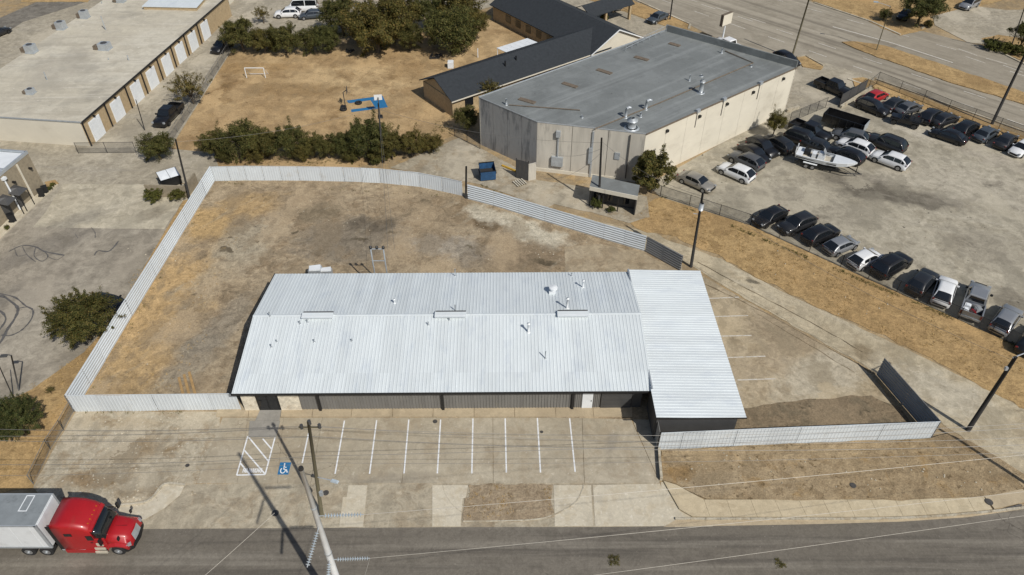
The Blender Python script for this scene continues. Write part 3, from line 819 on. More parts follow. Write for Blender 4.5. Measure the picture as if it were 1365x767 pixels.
# ------------------------------------------------------------------ corrugated fences
m_fw = plain('white_fence_metal', S(208, 215, 219), .5, var=.05, scale=.6, dirt=(S(194, 194, 190), .9, .54, .5), objvar=.04, spec=.3)
m_fw_shade = plain('shaded_white_fence_metal', S(150, 152, 152), .5, var=.08, scale=.6, dirt=(S(120, 116, 110), .9, .52, .5), objvar=.05, spec=.3)  # white fence metal darkened to grey: shade painted in for sides facing away from sun
m_post = plain('fence_post_steel', S(120, 120, 118), .6, var=.2)
def fence(name, label, path, h, horizontal, mat, panel_w=2.4, step_top=0, face=1, gap=0):
    pts = [G(*p) for p in path]
    a = pts[0]
    T = thing(name, label, 'fence', a, 0)
    for p, q in zip(pts, pts[1:]):
        d = q - p; L = d.length; n = max(1, round(L / panel_w)); d.normalize()
        nn = Vector((-d.y, d.x, 0)) * face
        for i in range(n):
            s0, s1 = p + d * (L * i / n), p + d * (L * (i + 1) / n)
            hh = h + rnd.uniform(-.05, .05)
            b = MB()
            W = L / n - (.012 if horizontal or gap == 0 else gap)
            O = s0 + nn * rnd.uniform(-.03, .03)
            prof = []
            if horizontal:
                k = 7; dz = hh / k
                for j in range(k):
                    prof += [(j * dz, 0), (j * dz + dz * .5, 0), (j * dz + dz * .62, .05), (j * dz + dz * .86, .05)]
                prof.append((hh, 0))
                vs_ = []
                for e in (O, O + d * W):
                    vs_ += [(e.x + nn.x * q_, e.y + nn.y * q_, .04 + z) for z, q_ in prof]
                m = len(prof)
                b.add(vs_, [(j, m + j, m + j + 1, j + 1) for j in range(m - 1)])
            else:
                k = max(3, round(W / .3)); dx = W / k
                for j in range(k):
                    prof += [(j * dx, 0), (j * dx + dx * .55, 0), (j * dx + dx * .65, .016), (j * dx + dx * .88, .016)]
                prof.append((W, 0))
                m = len(prof)
                vs_ = []
                for z in (.03, .03 + hh):
                    vs_ += [(O.x + d.x * x + nn.x * q_, O.y + d.y * x + nn.y * q_, z) for x, q_ in prof]
                b.add(vs_, [(j, j + 1, m + j + 1, m + j) for j in range(m - 1)])
            b.build('panel', mat, T)
            b = MB()
            c = s0 - nn * .07
            b.box((c.x, c.y, h / 2 - .02), (.07, .07, h), math.atan2(d.y, d.x))
            b.build('post', m_post, T)
        b = MB()
        for z in (.45, h - .3):
            c = (p + q) / 2 - nn * .05
            b.box((c.x, c.y, z), (L, .04, .07), math.atan2(d.y, d.x))
        c = (p + q) / 2
        b.box((c.x, c.y, h + .05), (L, .06, .03), math.atan2(d.y, d.x))
        b.build('rail', m_post if mat is m_fw_shade else m_fw, T)
    return T
fence('corrugated_fence', 'white metal panel fence along the back of the dirt yard below the hedge row', [(286, 242), (330, 241), (400, 241.5), (460, 242.5), (508, 244.6), (560, 250), (590, 256), (617, 262)], 2.05, False, m_fw, face=-1, gap=.045)
fence('corrugated_fence', 'white fence of horizontal ribs curving past the porch to the annex', [(624, 266), (658, 275), (726, 296), (804, 319.5), (859, 335.5)], 2.05, True, m_fw, 3.0, face=-1)
fence('corrugated_fence', 'short ribbed fence return painted shade-grey beside the corner utility pole', [(860, 336), (907, 362)], 2.05, True, m_fw_shade, 2.6, face=-1)
fence('corrugated_fence', 'long white horizontally ribbed fence between dirt yard and left paved lot', [(100, 549), (193, 395), (286, 242.5)], 2.15, True, m_fw, 3.0, face=-1)
fence('corrugated_fence', 'white vertically ribbed fence running from chain-link corner to the stone entrance wall', [(101, 549), (322, 546.5)], 2.1, False, m_fw, 2.4, face=-1)
fence('corrugated_fence', 'white vertically ribbed fence above the dirt verge in front of the annex', [(877, 600), (935, 597.5), (1060, 592), (1240, 585)], 2.2, False, m_fw, 2.4, face=-1)
fence('corrugated_fence', 'fence return painted shade-grey beside the annex at the parking lot edge', [(866, 546), (875, 598.5)], 2.2, False, m_fw_shade, 2.0, face=-1)
fence('corrugated_fence', 'horizontally ribbed fence painted shade-grey, shading the side yard next to the lane', [(1240, 584), (1168, 500)], 2.2, True, m_fw_shade, 3.0, face=1)

# ------------------------------------------------------------------ grey-roofed concrete hall
m_groof = ground('grey_roof_membrane', S(128, 132, 131), S(120, 124, 123), S(134, 138, 137), mid=.3, streaks=((38, .035, .75, S(150, 154, 153), .6, .5), (38, .05, 2.4, S(108, 111, 111), .4, .54)), stain=(S(104, 104, 100), .4, .2, .58), specks=(S(84, 82, 78), 1.6, .7, .8), bump=.08, grain=.06, mott=.08, spots=.2, patch=((.25, .7, .3, None, .25),), rough=.75)
m_tilt = plain('stained_concrete_wall', S(196, 187, 172), .9, var=.16, scale=.8, dirt=(S(128, 122, 114), .9, .5, .6), stretch=(1.0, 1.0, .16), bump=.1)
m_tilt_shade = plain('stained_shaded_concrete_wall', S(172, 170, 166), .9, var=.2, scale=.8, dirt=(S(96, 98, 100), .8, .46, .75), stretch=(1.0, 1.0, .2), bump=.1)  # stained concrete, also painted darker and greyer for the left face's shade
m_cream = plain('cream_painted_wall', S(214, 204, 184), .85, var=.06, scale=.5, dirt=(S(180, 168, 148), .35, .52, .5), stretch=(.6, .6, 1))
m_seam = plain('joint_grey', S(88, 84, 80), .9, var=.2)
HZ = 6.8
hA, hB, hC, hD, hE = G(638, 130, HZ), G(716, 163, HZ), G(861, 179, HZ), G(1062, 90, HZ), G(888, 41, HZ)
HALL = thing('concrete_hall', 'large concrete hall with grey flat roof beside the parked cars', 'building', (hB.x, hB.y, 0))
foot = [hA, hB, hC, hD, hE]
b = MB()
b.face([(p.x, p.y, HZ) for p in foot])
o = b.build('roof', m_groof, HALL)
def wallquad(root, a, c, z0, z1, mat, name, off=0):
    b = MB(); d = (c - a); d.z = 0; n = Vector((d.y, -d.x, 0)).normalized() * off
    b.face([(a.x + n.x, a.y + n.y, z0), (c.x + n.x, c.y + n.y, z0), (c.x + n.x, c.y + n.y, z1), (a.x + n.x, a.y + n.y, z1)])
    return b.build(name, mat, root)
def wallbox(root, a, c, t0, t1, z0, z1, th, mat, name, off=0, par=None):
    """box standing on the wall line a-c between fractions t0..t1"""
    d = c - a; d.z = 0; L = d.length
    n = Vector((d.y, -d.x, 0)).normalized()
    m = a + d * ((t0 + t1) / 2) + n * (off + th / 2)
    b = MB(); b.box((m.x, m.y, (z0 + z1) / 2), (L * (t1 - t0), th, z1 - z0), math.atan2(d.y, d.x))
    return b.build(name, mat, par or root)
# precast wall panels
for (a, c, n, mat) in ((hA, hB, 4, m_tilt_shade), (hB, hC, 3, m_tilt), (hC, hD, 8, m_cream), (hD, hE, 5, m_cream), (hE, hA, 7, m_cream)):
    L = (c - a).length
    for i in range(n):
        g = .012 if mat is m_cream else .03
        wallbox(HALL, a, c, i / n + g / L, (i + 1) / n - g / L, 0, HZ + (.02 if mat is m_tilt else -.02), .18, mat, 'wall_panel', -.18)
for a, c in ((hA, hB), (hB, hC), (hC, hD), (hD, hE), (hE, hA)):
    wallquad(HALL, a, c, 0, HZ - .05, m_seam, 'wall_core', -.12)
wallbox(HALL, hB, hC, 0, .78, 0, .45, .08, m_cream, 'plinth')
wallbox(HALL, hC, hD, 0, 1, HZ - .12, HZ + .04, .1, m_rust, 'eave_trim')
wallbox(HALL, hA, hB, 0, 1, HZ - .02, HZ + .09, .06, m_galv, 'coping', -.03)
wallbox(HALL, hB, hC, 0, 1, HZ - .02, HZ + .09, .06, m_galv, 'coping', -.03)
wallbox(HALL, hE, hA, 0, 1, HZ - .02, HZ + .1, .12, m_galv, 'coping', -.06)
wallbox(HALL, hD, hE, 0, 1, HZ - .3, HZ + .95, .25, m_groof, 'parapet', -.25)
for t in (.12, .32, .5, .68, .9):
    wallbox(HALL, hC, hD, t, t + .012, HZ - .95, HZ - .65, .28, m_black, 'wall_lamp', .0)
for t in (.3, .47, .72):
    wallbox(HALL, hC, hD, t, t + .02, HZ - .1, HZ + .3, .35, m_galv, 'downpipe_head', -.1)
    wallbox(HALL, hC, hD, t + .008, t + .011, HZ - 2.2, HZ - .1, .07, m_seam, 'downpipe')
for t, z0, z1, w_ in ((.20, 2.5, 5.6, .012), (.52, 0.1, 6.4, .016), (.86, .5, 6.5, .01)):
    wallbox(HALL, hB, hC, t, t + w_, z0, z1, .14, m_galv if t < .8 else m_seam, 'conduit', .01)
wallbox(HALL, hB, hC, .15, .26, 1.1, 2.4, .3, m_galv, 'meter_box')
wallbox(HALL, hB, hC, .185, .225, 5.2, 6.0, .35, m_galv, 'meter_box')
wallbox(HALL, hB, hC, .5, .53, 2.0, 4.2, .22, m_galv, 'conduit', .02)
wallbox(HALL, hB, hC, .74, .79, 3.0, 3.9, .1, m_galv, 'window_shutter')
def on_z(px, py, z): return G(px, py, z)
for x0, y0, x1, y1 in ((692, 132, 713, 138), (750, 111, 769, 117), (796, 93, 815, 99), (846, 76, 864, 81), (892, 58, 906, 62)):
    a, c = G(x0, y0, HZ), G(x1, y1, HZ)
    d = c - a; m = (a + c) / 2
    b = MB(); b.box((m.x, m.y, HZ + .05), (d.length, .7, .1), math.atan2(d.y, d.x)); b.build('skylight', m_rust, HALL)
def pipe_run(root, px, z, r, mat, name):
    b = MB(); b.tube([G(p[0], p[1], z) for p in px], r, 6); b.build(name, mat, root)
pipe_run(HALL, [(793, 172), (830, 157), (880, 137), (1004, 84), (967, 68)], HZ + .12, .07, m_rust, 'gas_pipe')
pipe_run(HALL, [(678, 140), (773, 147)], HZ + .1, .06, m_rust, 'gas_pipe')
def stack(px, py, h, r, elbow=None, cap=False, name='vent_stack'):
    p = G(px, py, HZ)
    b = MB()
    b.tube([p, p + Vector((0, 0, h))], r, 10)
    b.tube([p, p + Vector((0, 0, .12))], [r * 1.9, r * 1.5], 10)
    if elbow:
        b.tube([p + Vector((0, 0, h)), p + Vector((elbow * .5, .1, h + .12)), p + Vector((elbow, .2, h))], r * 1.1, 8)
    if cap:
        b.tube([p + Vector((0, 0, h)), p + Vector((0, 0, h + .1)), p + Vector((0, 0, h + .35))], [r * 1.35, r * 1.35, r * .5], 10)
    b.build(name, m_galv, HALL, True)
stack(834, 157, 1.2, .16, .55); stack(861, 146, 1.1, .16, .6); stack(842, 171, 1.0, .5, cap=True); stack(854, 156, .6, .12); stack(934, 124, 1.5, .28, cap=True); stack(919, 108, .8, .09); stack(675, 140, .8, .12); stack(962, 71, .7, .1); stack(776, 157, .3, .1); stack(1001, 89, .25, .12); stack(935, 102, .2, .15)
b = MB()
for i in range(8):
    p = G(834, 69, HZ).lerp(G(888, 43, HZ), i / 7)
    b.tube([p, p + Vector((0, 0, 1.0))], .03, 5)
for z in (.5, 1.0):
    b.tube([G(834, 69, HZ) + Vector((0, 0, z)), G(888, 43, HZ) + Vector((0, 0, z))], .025, 5)
b.build('guard_rail', m_galv, HALL)
# porch on the hall's front
PZ = 2.8
q0, q1, q2, q3 = G(786, 249, PZ), G(850, 262, PZ), G(853, 247, PZ), G(790, 233, PZ)
PO = thing('porch', 'small flat-roofed porch with dark posts against the stained hall wall', 'porch', (q0.x, q0.y, 0))
b = MB(); b.prism([q0, q1, q2, q3], PZ - .1, PZ); b.build('roof', m_groof, PO)
def edge(a, c, z0, z1, mat, name, th=.08):
    d = c - a; m = (a + c) / 2
    b = MB(); b.box((m.x, m.y, (z0 + z1) / 2), (d.length, th, z1 - z0), math.atan2(d.y, d.x)); return b.build(name, mat, PO)
edge(q0 - Vector((0, .06, 0)), q1 - Vector((0, .06, 0)), PZ - .45, PZ + .05, m_cream, 'fascia')
ins = lambda t, s_: q0.lerp(q1, t).lerp(q3.lerp(q2, t), s_)
edge(ins(.02, .55), ins(.98, .55), 0, PZ - .12, m_char, 'back_wall')
edge(ins(.98, .1), ins(.98, .97), 0, PZ - .12, m_char, 'side_wall')
for t in (.02, .3, .62, .97):
    p = ins(t, .08); b = MB(); b.box((p.x, p.y, PZ / 2 - .1), (.12, .12, PZ - .2)); b.build('post', m_black, PO)
for t in (.16, .45, .8):
    p = ins(t, .5); b = MB(); b.box((p.x, p.y, 1.2), (.9, .06, 1.1), .2); b.build('window', m_glass, PO)
# sheet-metal gate screen by the hall corner
ga, gb = G(688, 237.5), G(704, 241.5)
SC = thing('metal_screen', 'dark grey sheet metal screen standing beside the hall corner and pallet', 'screen', ga)
for i in range(3):
    a = ga.lerp(gb, i / 3); c = ga.lerp(gb, (i + 1) / 3 - .02); d = c - a; m = (a + c) / 2
    b = MB(); b.box((m.x, m.y, 1.35), (d.length, .06, 2.7), math.atan2(d.y, d.x)); b.build('panel', m_char, SC)
for p in (ga, gb):
    b = MB(); b.box((p.x, p.y + .08, 1.4), (.1, .1, 2.8)); b.build('post', m_black, SC)
gc = G(714, 239)
b = MB(); m = (gb + gc) / 2; d = gc - gb; b.box((m.x, m.y, 1.2), (d.length, .15, 2.4), math.atan2(d.y, d.x)); b.build('wall_return', m_tilt, SC)

# ------------------------------------------------------------------ daycare with charcoal roof (two wings in an L)
m_shing = plain('charcoal_shingle', S(54, 58, 62), .9, var=.16, scale=2.5, bump=.3, spec=.25)
m_brick = plain('tan_brick', S(178, 154, 118), .9, var=.18, scale=3, dirt=(S(150, 126, 94), 1.2, .5, .5), bump=.2)
m_brickg = plain('grey_brown_brick', S(152, 134, 110), .9, var=.22, scale=3, dirt=(S(118, 104, 88), 1.5, .5, .5), bump=.2)
dth = R(37.2)
dorg = G(602, 136, 2.7); dorg.z = 0
DC = thing('daycare_building', 'L-shaped daycare with charcoal shingle roofs behind the grey concrete hall', 'building', dorg, dth)
def gable(b, x0, x1, y0, y1, ez, rz_, axis, th=.12, ov=.0):
    """two roof slopes, as a slab of thickness th; ridge along the axis"""
    if axis == 'x':
        ym = (y0 + y1) / 2
        pr = [(y0, ez), (ym, rz_), (y1, ez), (y1, ez - th), (ym, rz_ - th), (y0, ez - th)]
        A = [(x0, y, z) for y, z in pr]; B = [(x1, y, z) for y, z in pr]
    else:
        xm = (x0 + x1) / 2
        pr = [(x0, ez), (xm, rz_), (x1, ez), (x1, ez - th), (xm, rz_ - th), (x0, ez - th)]
        A = [(x, y1, z) for x, z in pr]; B = [(x, y0, z) for x, z in pr]
    b.add(A + B, [(i, (i + 1) % 6, 6 + (i + 1) % 6, 6 + i) for i in range(6)] + [(0, 5, 4, 1), (1, 4, 3, 2), (6, 7, 10, 11), (7, 8, 9, 10)])
LA = 25.6
P_(DC, 'roof', m_shing, lambda b: gable(b, 0, LA + 4.5, 0, 8.6, 2.7, 4.65, 'x'))
rb = P_(DC, 'roof', m_shing, lambda b: gable(b, LA, LA + 11.3, -.2, 26.5, 2.7, 5.35, 'y'))
def dwall(b):
    b.box((LA / 2 + .3, 4.3, 1.3), (LA - .2, 7.6, 2.6))
    b.face([(.5, .4, 2.55), (.5, 8.2, 2.55), (.5, 4.3, 4.4)])
P_(DC, 'wall', m_brick, dwall)
def dwall2(b):
    b.box((LA + 5.65, 13.1, 1.3), (10.4, 25.9, 2.6))
P_(DC, 'wall', m_brick, dwall2)
P_(DC, 'gable_wall', m_cream, lambda b: b.add([(LA + .45, .12, 0), (LA + 10.85, .12, 0), (LA + 10.85, .12, 2.68), (LA + 5.65, .12, 5.15), (LA + .45, .12, 2.68)], [(0, 1, 2, 3, 4)]))
def barge(b):
    for x0, z0, x1, z1 in ((LA, 2.7, LA + 5.65, 5.35), (LA + 5.65, 5.35, LA + 11.3, 2.7)):
        b.add([(x, y, z + dz) for y in (-.26, -.2) for x, z, dz in ((x0, z0, -.16), (x1, z1, -.16), (x1, z1, .03), (x0, z0, .03))], [(0, 1, 2, 3), (7, 6, 5, 4), (3, 2, 6, 7), (0, 4, 5, 1)])
P_(DC, 'bargeboard', m_white, barge)
P_(DC, 'eave_trim', m_cream, lambda b: b.box((LA / 2, -.03, 2.6), (LA, .06, .16)))
for x in (3.2, 8.2, 13.5):
    P_(DC, 'window', m_glass, lambda b: b.box((x, .46, 1.5), (1.4, .06, 1.1)))
for y in (10.4, 13.2, 16, 18.8, 21.6):
    P_(DC, 'window', m_glass, lambda b: b.box((LA + .42, y, 1.5), (.06, 1.3, 1.2)))
for x, y in ((11.2, 2.6), (13.5, 3.0)):
    P_(DC, 'vent_pipe', m_black, lambda b: b.tube([(x, y, 3.4), (x, y, 4.7)], .12, 7))
pc = P_(DC, 'entrance_canopy', m_shing, lambda b: gable(b, LA + 10.2, LA + 20.5, 11.2, 16.2, 2.75, 4.0, 'x'))
for x, y in ((LA + 19.8, 11.6), (LA + 19.8, 15.8), (LA + 14, 11.6)):
    P_(pc, 'column', m_brick, lambda b: b.box((x, y, 1.3), (.4, .4, 2.6)))
# white patio cover in the inner corner
W0 = [G(*p, 2.5) for p in ((662, 64), (703, 51), (719, 57.5), (676, 70.5))]
AWN = thing('patio_cover', 'white metal patio cover against the back of the charcoal roof', 'awning', (W0[0].x, W0[0].y, 0))
for i in range(6):
    a0, a1 = W0[0].lerp(W0[1], i / 6), W0[0].lerp(W0[1], (i + 1) / 6 - .004)
    b0, b1 = W0[3].lerp(W0[2], i / 6), W0[3].lerp(W0[2], (i + 1) / 6 - .004)
    b = MB(); b.prism([a0, a1, b1, b0], 2.44, 2.5); b.build('roof_panel', m_white, AWN)
for p in (W0[0], W0[1], W0[0].lerp(W0[1], .5)):
    b = MB(); b.box((p.x + .15, p.y - .1, 1.22), (.1, .1, 2.44)); b.build('post', m_white, AWN)

# ------------------------------------------------------------------ long tan warehouse with roll-up doors
m_broof = ground('tan_flat_roof', S(206, 196, 176), S(196, 184, 162), S(188, 176, 156), mid=.3, streaks=((0, .05, .6, S(176, 164, 144), .55, .5), (4, .08, 1.5, S(216, 207, 190), .5, .52)), stain=(S(158, 150, 136), .6, .13, .52), specks=(S(226, 218, 202), 1.5, .68, .7), bump=.15, grain=.07, mott=.12, spots=.3, patch=((.12, .6, .4, S(168, 158, 142), .45), (.3, .75, .2, None, .3)))
LZ = 3.65
lth = math.atan2(123.3 - 85.67, 4.6) - R(90)
lorg = Vector((-55.95, 85.67, 0))
LW = thing('storage_warehouse', 'long beige warehouse with tan brick side and row of white roll-up doors', 'warehouse', lorg, lth)
LD, LWd = 46.0, 20.3
P_(LW, 'wall', m_brick, lambda b: b.box((-LWd / 2, LD / 2, LZ / 2 - .08), (LWd, LD, LZ - .16)))
P_(LW, 'front_wall', m_cream, lambda b: b.box((-LWd / 2 - .1, -.06, LZ / 2 - .1), (LWd - .1, .12, LZ - .2)))
def lroof(b):
    nx, ny = 14, 30
    for j in range(ny + 1):
        for i in range(nx + 1):
            x = .18 - (LWd + .36) * i / nx; y = -.15 + (LD + .3) * j / ny
            e = 0 if i in (0, nx) or j in (0, ny) else 1
            b.v.append((x, y, LZ + e * .10 * noise.noise(Vector((x * .25, y * .2, 4)))))
    for j in range(ny):
        for i in range(nx):
            a = j * (nx + 1) + i
            b.f.append((a, a + nx + 1, a + nx + 2, a + 1)); b.m.append(0)
P_(LW, 'roof', m_broof, lroof, True)
P_(LW, 'side_gutter', m_black, lambda b: b.box((.2, LD / 2, LZ - .08), (.12, LD + .3, .2)))
P_(LW, 'front_coping', m_galv, lambda b: b.box((-LWd / 2, -.16, LZ - .06), (LWd + .2, .08, .18)))
invL = MINV[LW.name]
for (px, py) in ((129, 171), (155.6, 146), (178, 122.5), (196, 104), (215, 86), (232, 70), (248, 55), (262, 40)):
    y = (invL @ G(px, py, 1.4)).y
    d_ = P_(LW, 'roll_up_door', m_white, lambda b: b.box((.04, y, 1.42), (.1, 2.5, 2.84)))
    for k in range(6):
        P_(d_, 'slat', m_white, lambda b: b.box((.1, y, .25 + k * .46), (.03, 2.4, .42)))
    P_(LW, 'downspout', m_black, lambda b: b.box((.1, y - 2.35, LZ / 2 - .1), (.14, .16, LZ - .2)))
    P_(LW, 'door_lamp', m_black, lambda b: b.box((.15, y + .2, 3.1), (.3, .25, .14)))
def roofbox(px, py, sx, sy, sz, name='air_conditioner', rot=0):
    p = invL @ G(px, py, LZ)
    u = P_(LW, name, m_galv, lambda b: (b.box((p.x, p.y, LZ + sz / 2 + .12), (sx, sy, sz), rot), b.box((p.x, p.y, LZ + .08), (sx * 1.15, sy * 1.1, .16), rot)))
    P_(u, 'fan_grille', m_char, lambda b: b.tube([(p.x, p.y, LZ + sz + .12), (p.x, p.y, LZ + sz + .16)], min(sx, sy) * .38, 10))
    P_(u, 'duct', m_rust, lambda b: b.box((p.x - sx * .8, p.y - .1, LZ + sz * .3 + .1), (sx * .6, sy * .7, sz * .6), rot))
roofbox(141, 66, 1.5, 1.3, .9); roofbox(43, 70, 1.3, 1.2, 1.1); roofbox(83, 39, 1.2, 1.2, 1.1); roofbox(114, 24, 1.1, 1.1, 1.1); roofbox(42, 125, .9, .9, .6); roofbox(162, 3, 1.2, 1.0, 1.0)
for px, py, h in ((63, 107, 1.2), (141, 40, 2.2), (172, 81, .8), (145, 80, .3), (136, 5, .4)):
    p = invL @ G(px, py, LZ)
    P_(LW, 'vent_pipe', m_galv, lambda b: b.tube([(p.x, p.y, LZ - .05), (p.x, p.y, LZ + h)], .08, 7))
# white-roofed section beyond
p0 = invL @ G(192, 11, LZ + .5); p1 = invL @ G(268, 10.5, LZ + .5)
UP = thing('white_roof_block', 'white-roofed block with brown edge rising from the beige warehouse roof', 'building', G(230, 11, 0), lth)
b = MB()
Q = [G(189, 9, LZ + .55), G(262, 10.5, LZ + .55), G(282, -12, LZ + .55), G(214, -14, LZ + .55)]
b.prism(Q, LZ + .5, LZ + .6); b.build('roof', m_roofw, UP)
b = MB(); b.prism([p.lerp((Q[0] + Q[1] + Q[2] + Q[3]) / 4, .03) for p in Q], 0, LZ + .49); b.build('wall', m_brick, UP)
# cream end building past the last door
p = G(280, 30, 0)
EB = thing('cream_shed', 'cream stucco shed with dark doorway past the last roll-up door', 'shed', (p.x, p.y, 0), lth)
P_(EB, 'wall', m_cream, lambda b: b.box((-2.3, 5.0, 1.9), (4.6, 11, 3.8)))
P_(EB, 'roof', m_roofw, lambda b: b.box((-2.3, 5.0, 3.87), (4.8, 11.2, .14)))
P_(EB, 'doorway', m_black, lambda b: b.box((.02, 1.2, 1.2), (.08, 1.6, 2.4)))
P_(EB, 'doorway', m_black, lambda b: b.box((.02, 7.2, 1.4), (.08, 2.2, 2.8)))

# ------------------------------------------------------------------ brick shop with white roof, left edge
bth = math.atan2(75.8 - 68.77, -57.38 + 58.35) - R(90)
borg = Vector((-57.38, 75.8, 0))
BS = thing('brick_shop', 'brown brick shop with white parapet roof and two door canopies at the left lot', 'building', borg, bth)
BZ = 4.95
P_(BS, 'wall', m_brickg, lambda b: b.box((-9, -15, BZ / 2 - .1), (18, 30, BZ - .2)))
P_(BS, 'roof', m_white, lambda b: b.box((-9, -15, BZ - .1), (17.4, 29.4, .12)))
def para(b):
    b.box((-.1, -15, BZ), (.24, 30.1, .34)); b.box((-9, -.1, BZ), (17.7, .24, .34)); b.box((-1.0, -4.2, BZ + .1), (1.9, .24, .4))
P_(BS, 'parapet', m_galv, para)
P_(BS, 'pilaster', m_cream, lambda b: b.box((.06, -2.3, BZ / 2 - .15), (.12, .18, BZ - .3)))
invB = MINV[BS.name]
for px, py in ((32.5, 255), (19, 268)):
    p = invB @ G(px, py, 2.5)
    yy = p.y
    cn = P_(BS, 'door_canopy', m_char, lambda b: b.add([(0.02, yy - .8, 2.5), (1.3, yy - .8, 2.35), (1.3, yy + .8, 2.35), (.02, yy + .8, 2.5), (.02, yy - .5, 2.95), (.7, yy, 2.9), (.02, yy + .5, 2.95)], [(0, 1, 5, 4), (1, 2, 5), (2, 3, 6, 5), (4, 5, 6), (0, 3, 2, 1)]))
    for s_ in (-.7, .7):
        P_(cn, 'post', m_black, lambda b: b.box((1.2, yy + s_, 1.18), (.08, .08, 2.36)))
    P_(BS, 'door', m_char, lambda b: b.box((.04, yy, 1.1), (.08, 1.1, 2.2)))
for y in (-3.9, -.9):
    P_(BS, 'wall_lamp', m_black, lambda b: b.box((.2, y, 3.3), (.4, .2, .2)))
P_(BS, 'downspout', m_white, lambda b: b.tube([(.15, -4.9, 4.3), (.15, -4.9, .1)], .1, 6))
P_(BS, 'downspout_head', m_white, lambda b: b.box((.18, -4.9, 4.4), (.35, .5, .3)))
slabs('shop_sidewalk', m_lotp, [[(62, 251), (78, 246), (54, 268), (40, 268)], [(40, 268), (54, 268), (30, 291), (14, 291)], [(14, 291), (30, 291), (0, 320), (-20, 325)], [(-20, 325), (0, 320), (-60, 378), (-80, 378)]], .13, .13)

# ================================================================== VEHICLES
m_tyre = plain('tyre_rubber', S(34, 34, 34), .85, var=.2)
m_rim = plain('alloy_rim', S(168, 170, 172), .35, .6, var=.1)
m_rimd = plain('dark_rim', S(64, 65, 66), .4, .5, var=.1)
m_cglass = plain('car_glass', (.010, .012, .014, 1), .05, var=.05, spec=.9)
m_trim = plain('black_plastic', S(28, 28, 29), .6, var=.1)
m_hl = plain('lamp_lens', S(150, 154, 156), .15, var=.1, spec=.8)
m_tl = plain('tail_lens', (.16, .010, .009, 1), .2, var=.1, spec=.8)
m_amber = plain('amber_lens', (.5, .16, .01, 1), .2, var=.1)
def paint(name, col, rough=.32, metal=.15):
    return plain(name, col, rough, metal, var=.06, scale=.8, coat=.35, dirt=(tuple(c * .9 + .012 for c in col[:3]) + (1,), 1.2, .5, .5))
PAINT = dict(black=paint('black_paint', (.008, .008, .009, 1), .38, 0), char=paint('charcoal_paint', (.018, .019, .021, 1), .38, 0), grey=paint('grey_paint', (.12, .125, .13, 1), .35, .4), silver=paint('silver_paint', (.34, .35, .36, 1), .35, .5),
             white=paint('white_paint', (.72, .73, .73, 1), .3, 0), red=paint('red_paint', (.36, .02, .022, 1), .3, 0), champ=paint('champagne_paint', (.34, .32, .28, 1), .35, .45), slate=paint('slate_blue_paint', (.07, .085, .10, 1), .35, .3))

def interp(tab, x):
    if x <= tab[0][0]: return tab[0][1:]
    for a, b in zip(tab, tab[1:]):
        if x <= b[0]:
            t = (x - a[0]) / (b[0] - a[0])
            t = t * t * (3 - 2 * t) * .5 + t * .5
            return tuple(p + (q - p) * t for p, q in zip(a[1:], b[1:]))
    return tab[-1][1:]
# x: fraction rear(0)..front(1); deck height, half width factor
SPEC = {
    'sedan': dict(L=4.75, W=1.84, H=1.46, deck=[(0, .80, .80), (.03, .98, .92), (.2, 1.03, 1.0), (.5, .95, 1.0), (.72, .96, 1.0), (.9, .82, .96), (.97, .68, .86), (1, .5, .74)], cab=(.10, .27, .60, .75), zb=.92),
    'hatch': dict(L=4.25, W=1.78, H=1.50, deck=[(0, .80, .84), (.03, 1.0, .94), (.3, 1.0, 1.0), (.7, .98, 1.0), (.9, .86, .96), (.97, .7, .86), (1, .5, .74)], cab=(.0, .2, .58, .79), zb=.94),
    'suv': dict(L=4.72, W=1.90, H=1.68, deck=[(0, .85, .88), (.02, 1.08, .95), (.3, 1.08, 1.0), (.7, 1.08, 1.0), (.88, 1.02, .98), (.965, .88, .9), (1, .55, .8)], cab=(.0, .17, .55, .745), zb=1.02),
    'bigsuv': dict(L=5.15, W=2.0, H=1.84, deck=[(0, .9, .9), (.02, 1.15, .96), (.3, 1.15, 1.0), (.7, 1.15, 1.0), (.9, 1.1, .99), (.97, .98, .93), (1, .6, .84)], cab=(.0, .11, .58, .745), zb=1.1),
    'van': dict(L=5.6, W=2.0, H=2.3, deck=[(0, .9, .94), (.02, 1.2, .98), (.5, 1.2, 1.0), (.8, 1.15, 1.0), (.93, 1.0, .96), (.98, .8, .88), (1, .55, .8)], cab=(.01, .03, .75, .90), zb=1.15),
}
def wheel_parts(T, L, W, r, fx, rx, rim):
    key = ('wheel', r, rim.name)
    if key not in first:
        b = MB(); b.tube([(0, -.11, 0), (0, -.095, 0), (0, .095, 0), (0, .11, 0)], [r * .9, r, r, r * .9], 16)
        t = b.build('tyre', m_tyre, None, True); me1 = t.data; bpy.data.objects.remove(t)
        b = MB(); b.tube([(0, -.117, 0), (0, .117, 0)], r * .64, 12)
        for i in range(5):
            a = i * R(72)
            for s_ in (-1, 1):
                b.face([(math.cos(a + da) * rr, s_ * .12, math.sin(a + da) * rr) for rr, da in ((r * .12, -.5), (r * .6, -.12), (r * .6, .12), (r * .12, .5))])
        t = b.build('rim', rim, None); me2 = t.data; bpy.data.objects.remove(t)
        first[key] = (me1, me2)
    me1, me2 = first[key]
    for x in (fx, rx):
        for s_ in (-1, 1):
            wv = link('wheel', me1, T); wv.location = (x, s_ * (W / 2 - .105), r)
            link('rim', me2, wv)
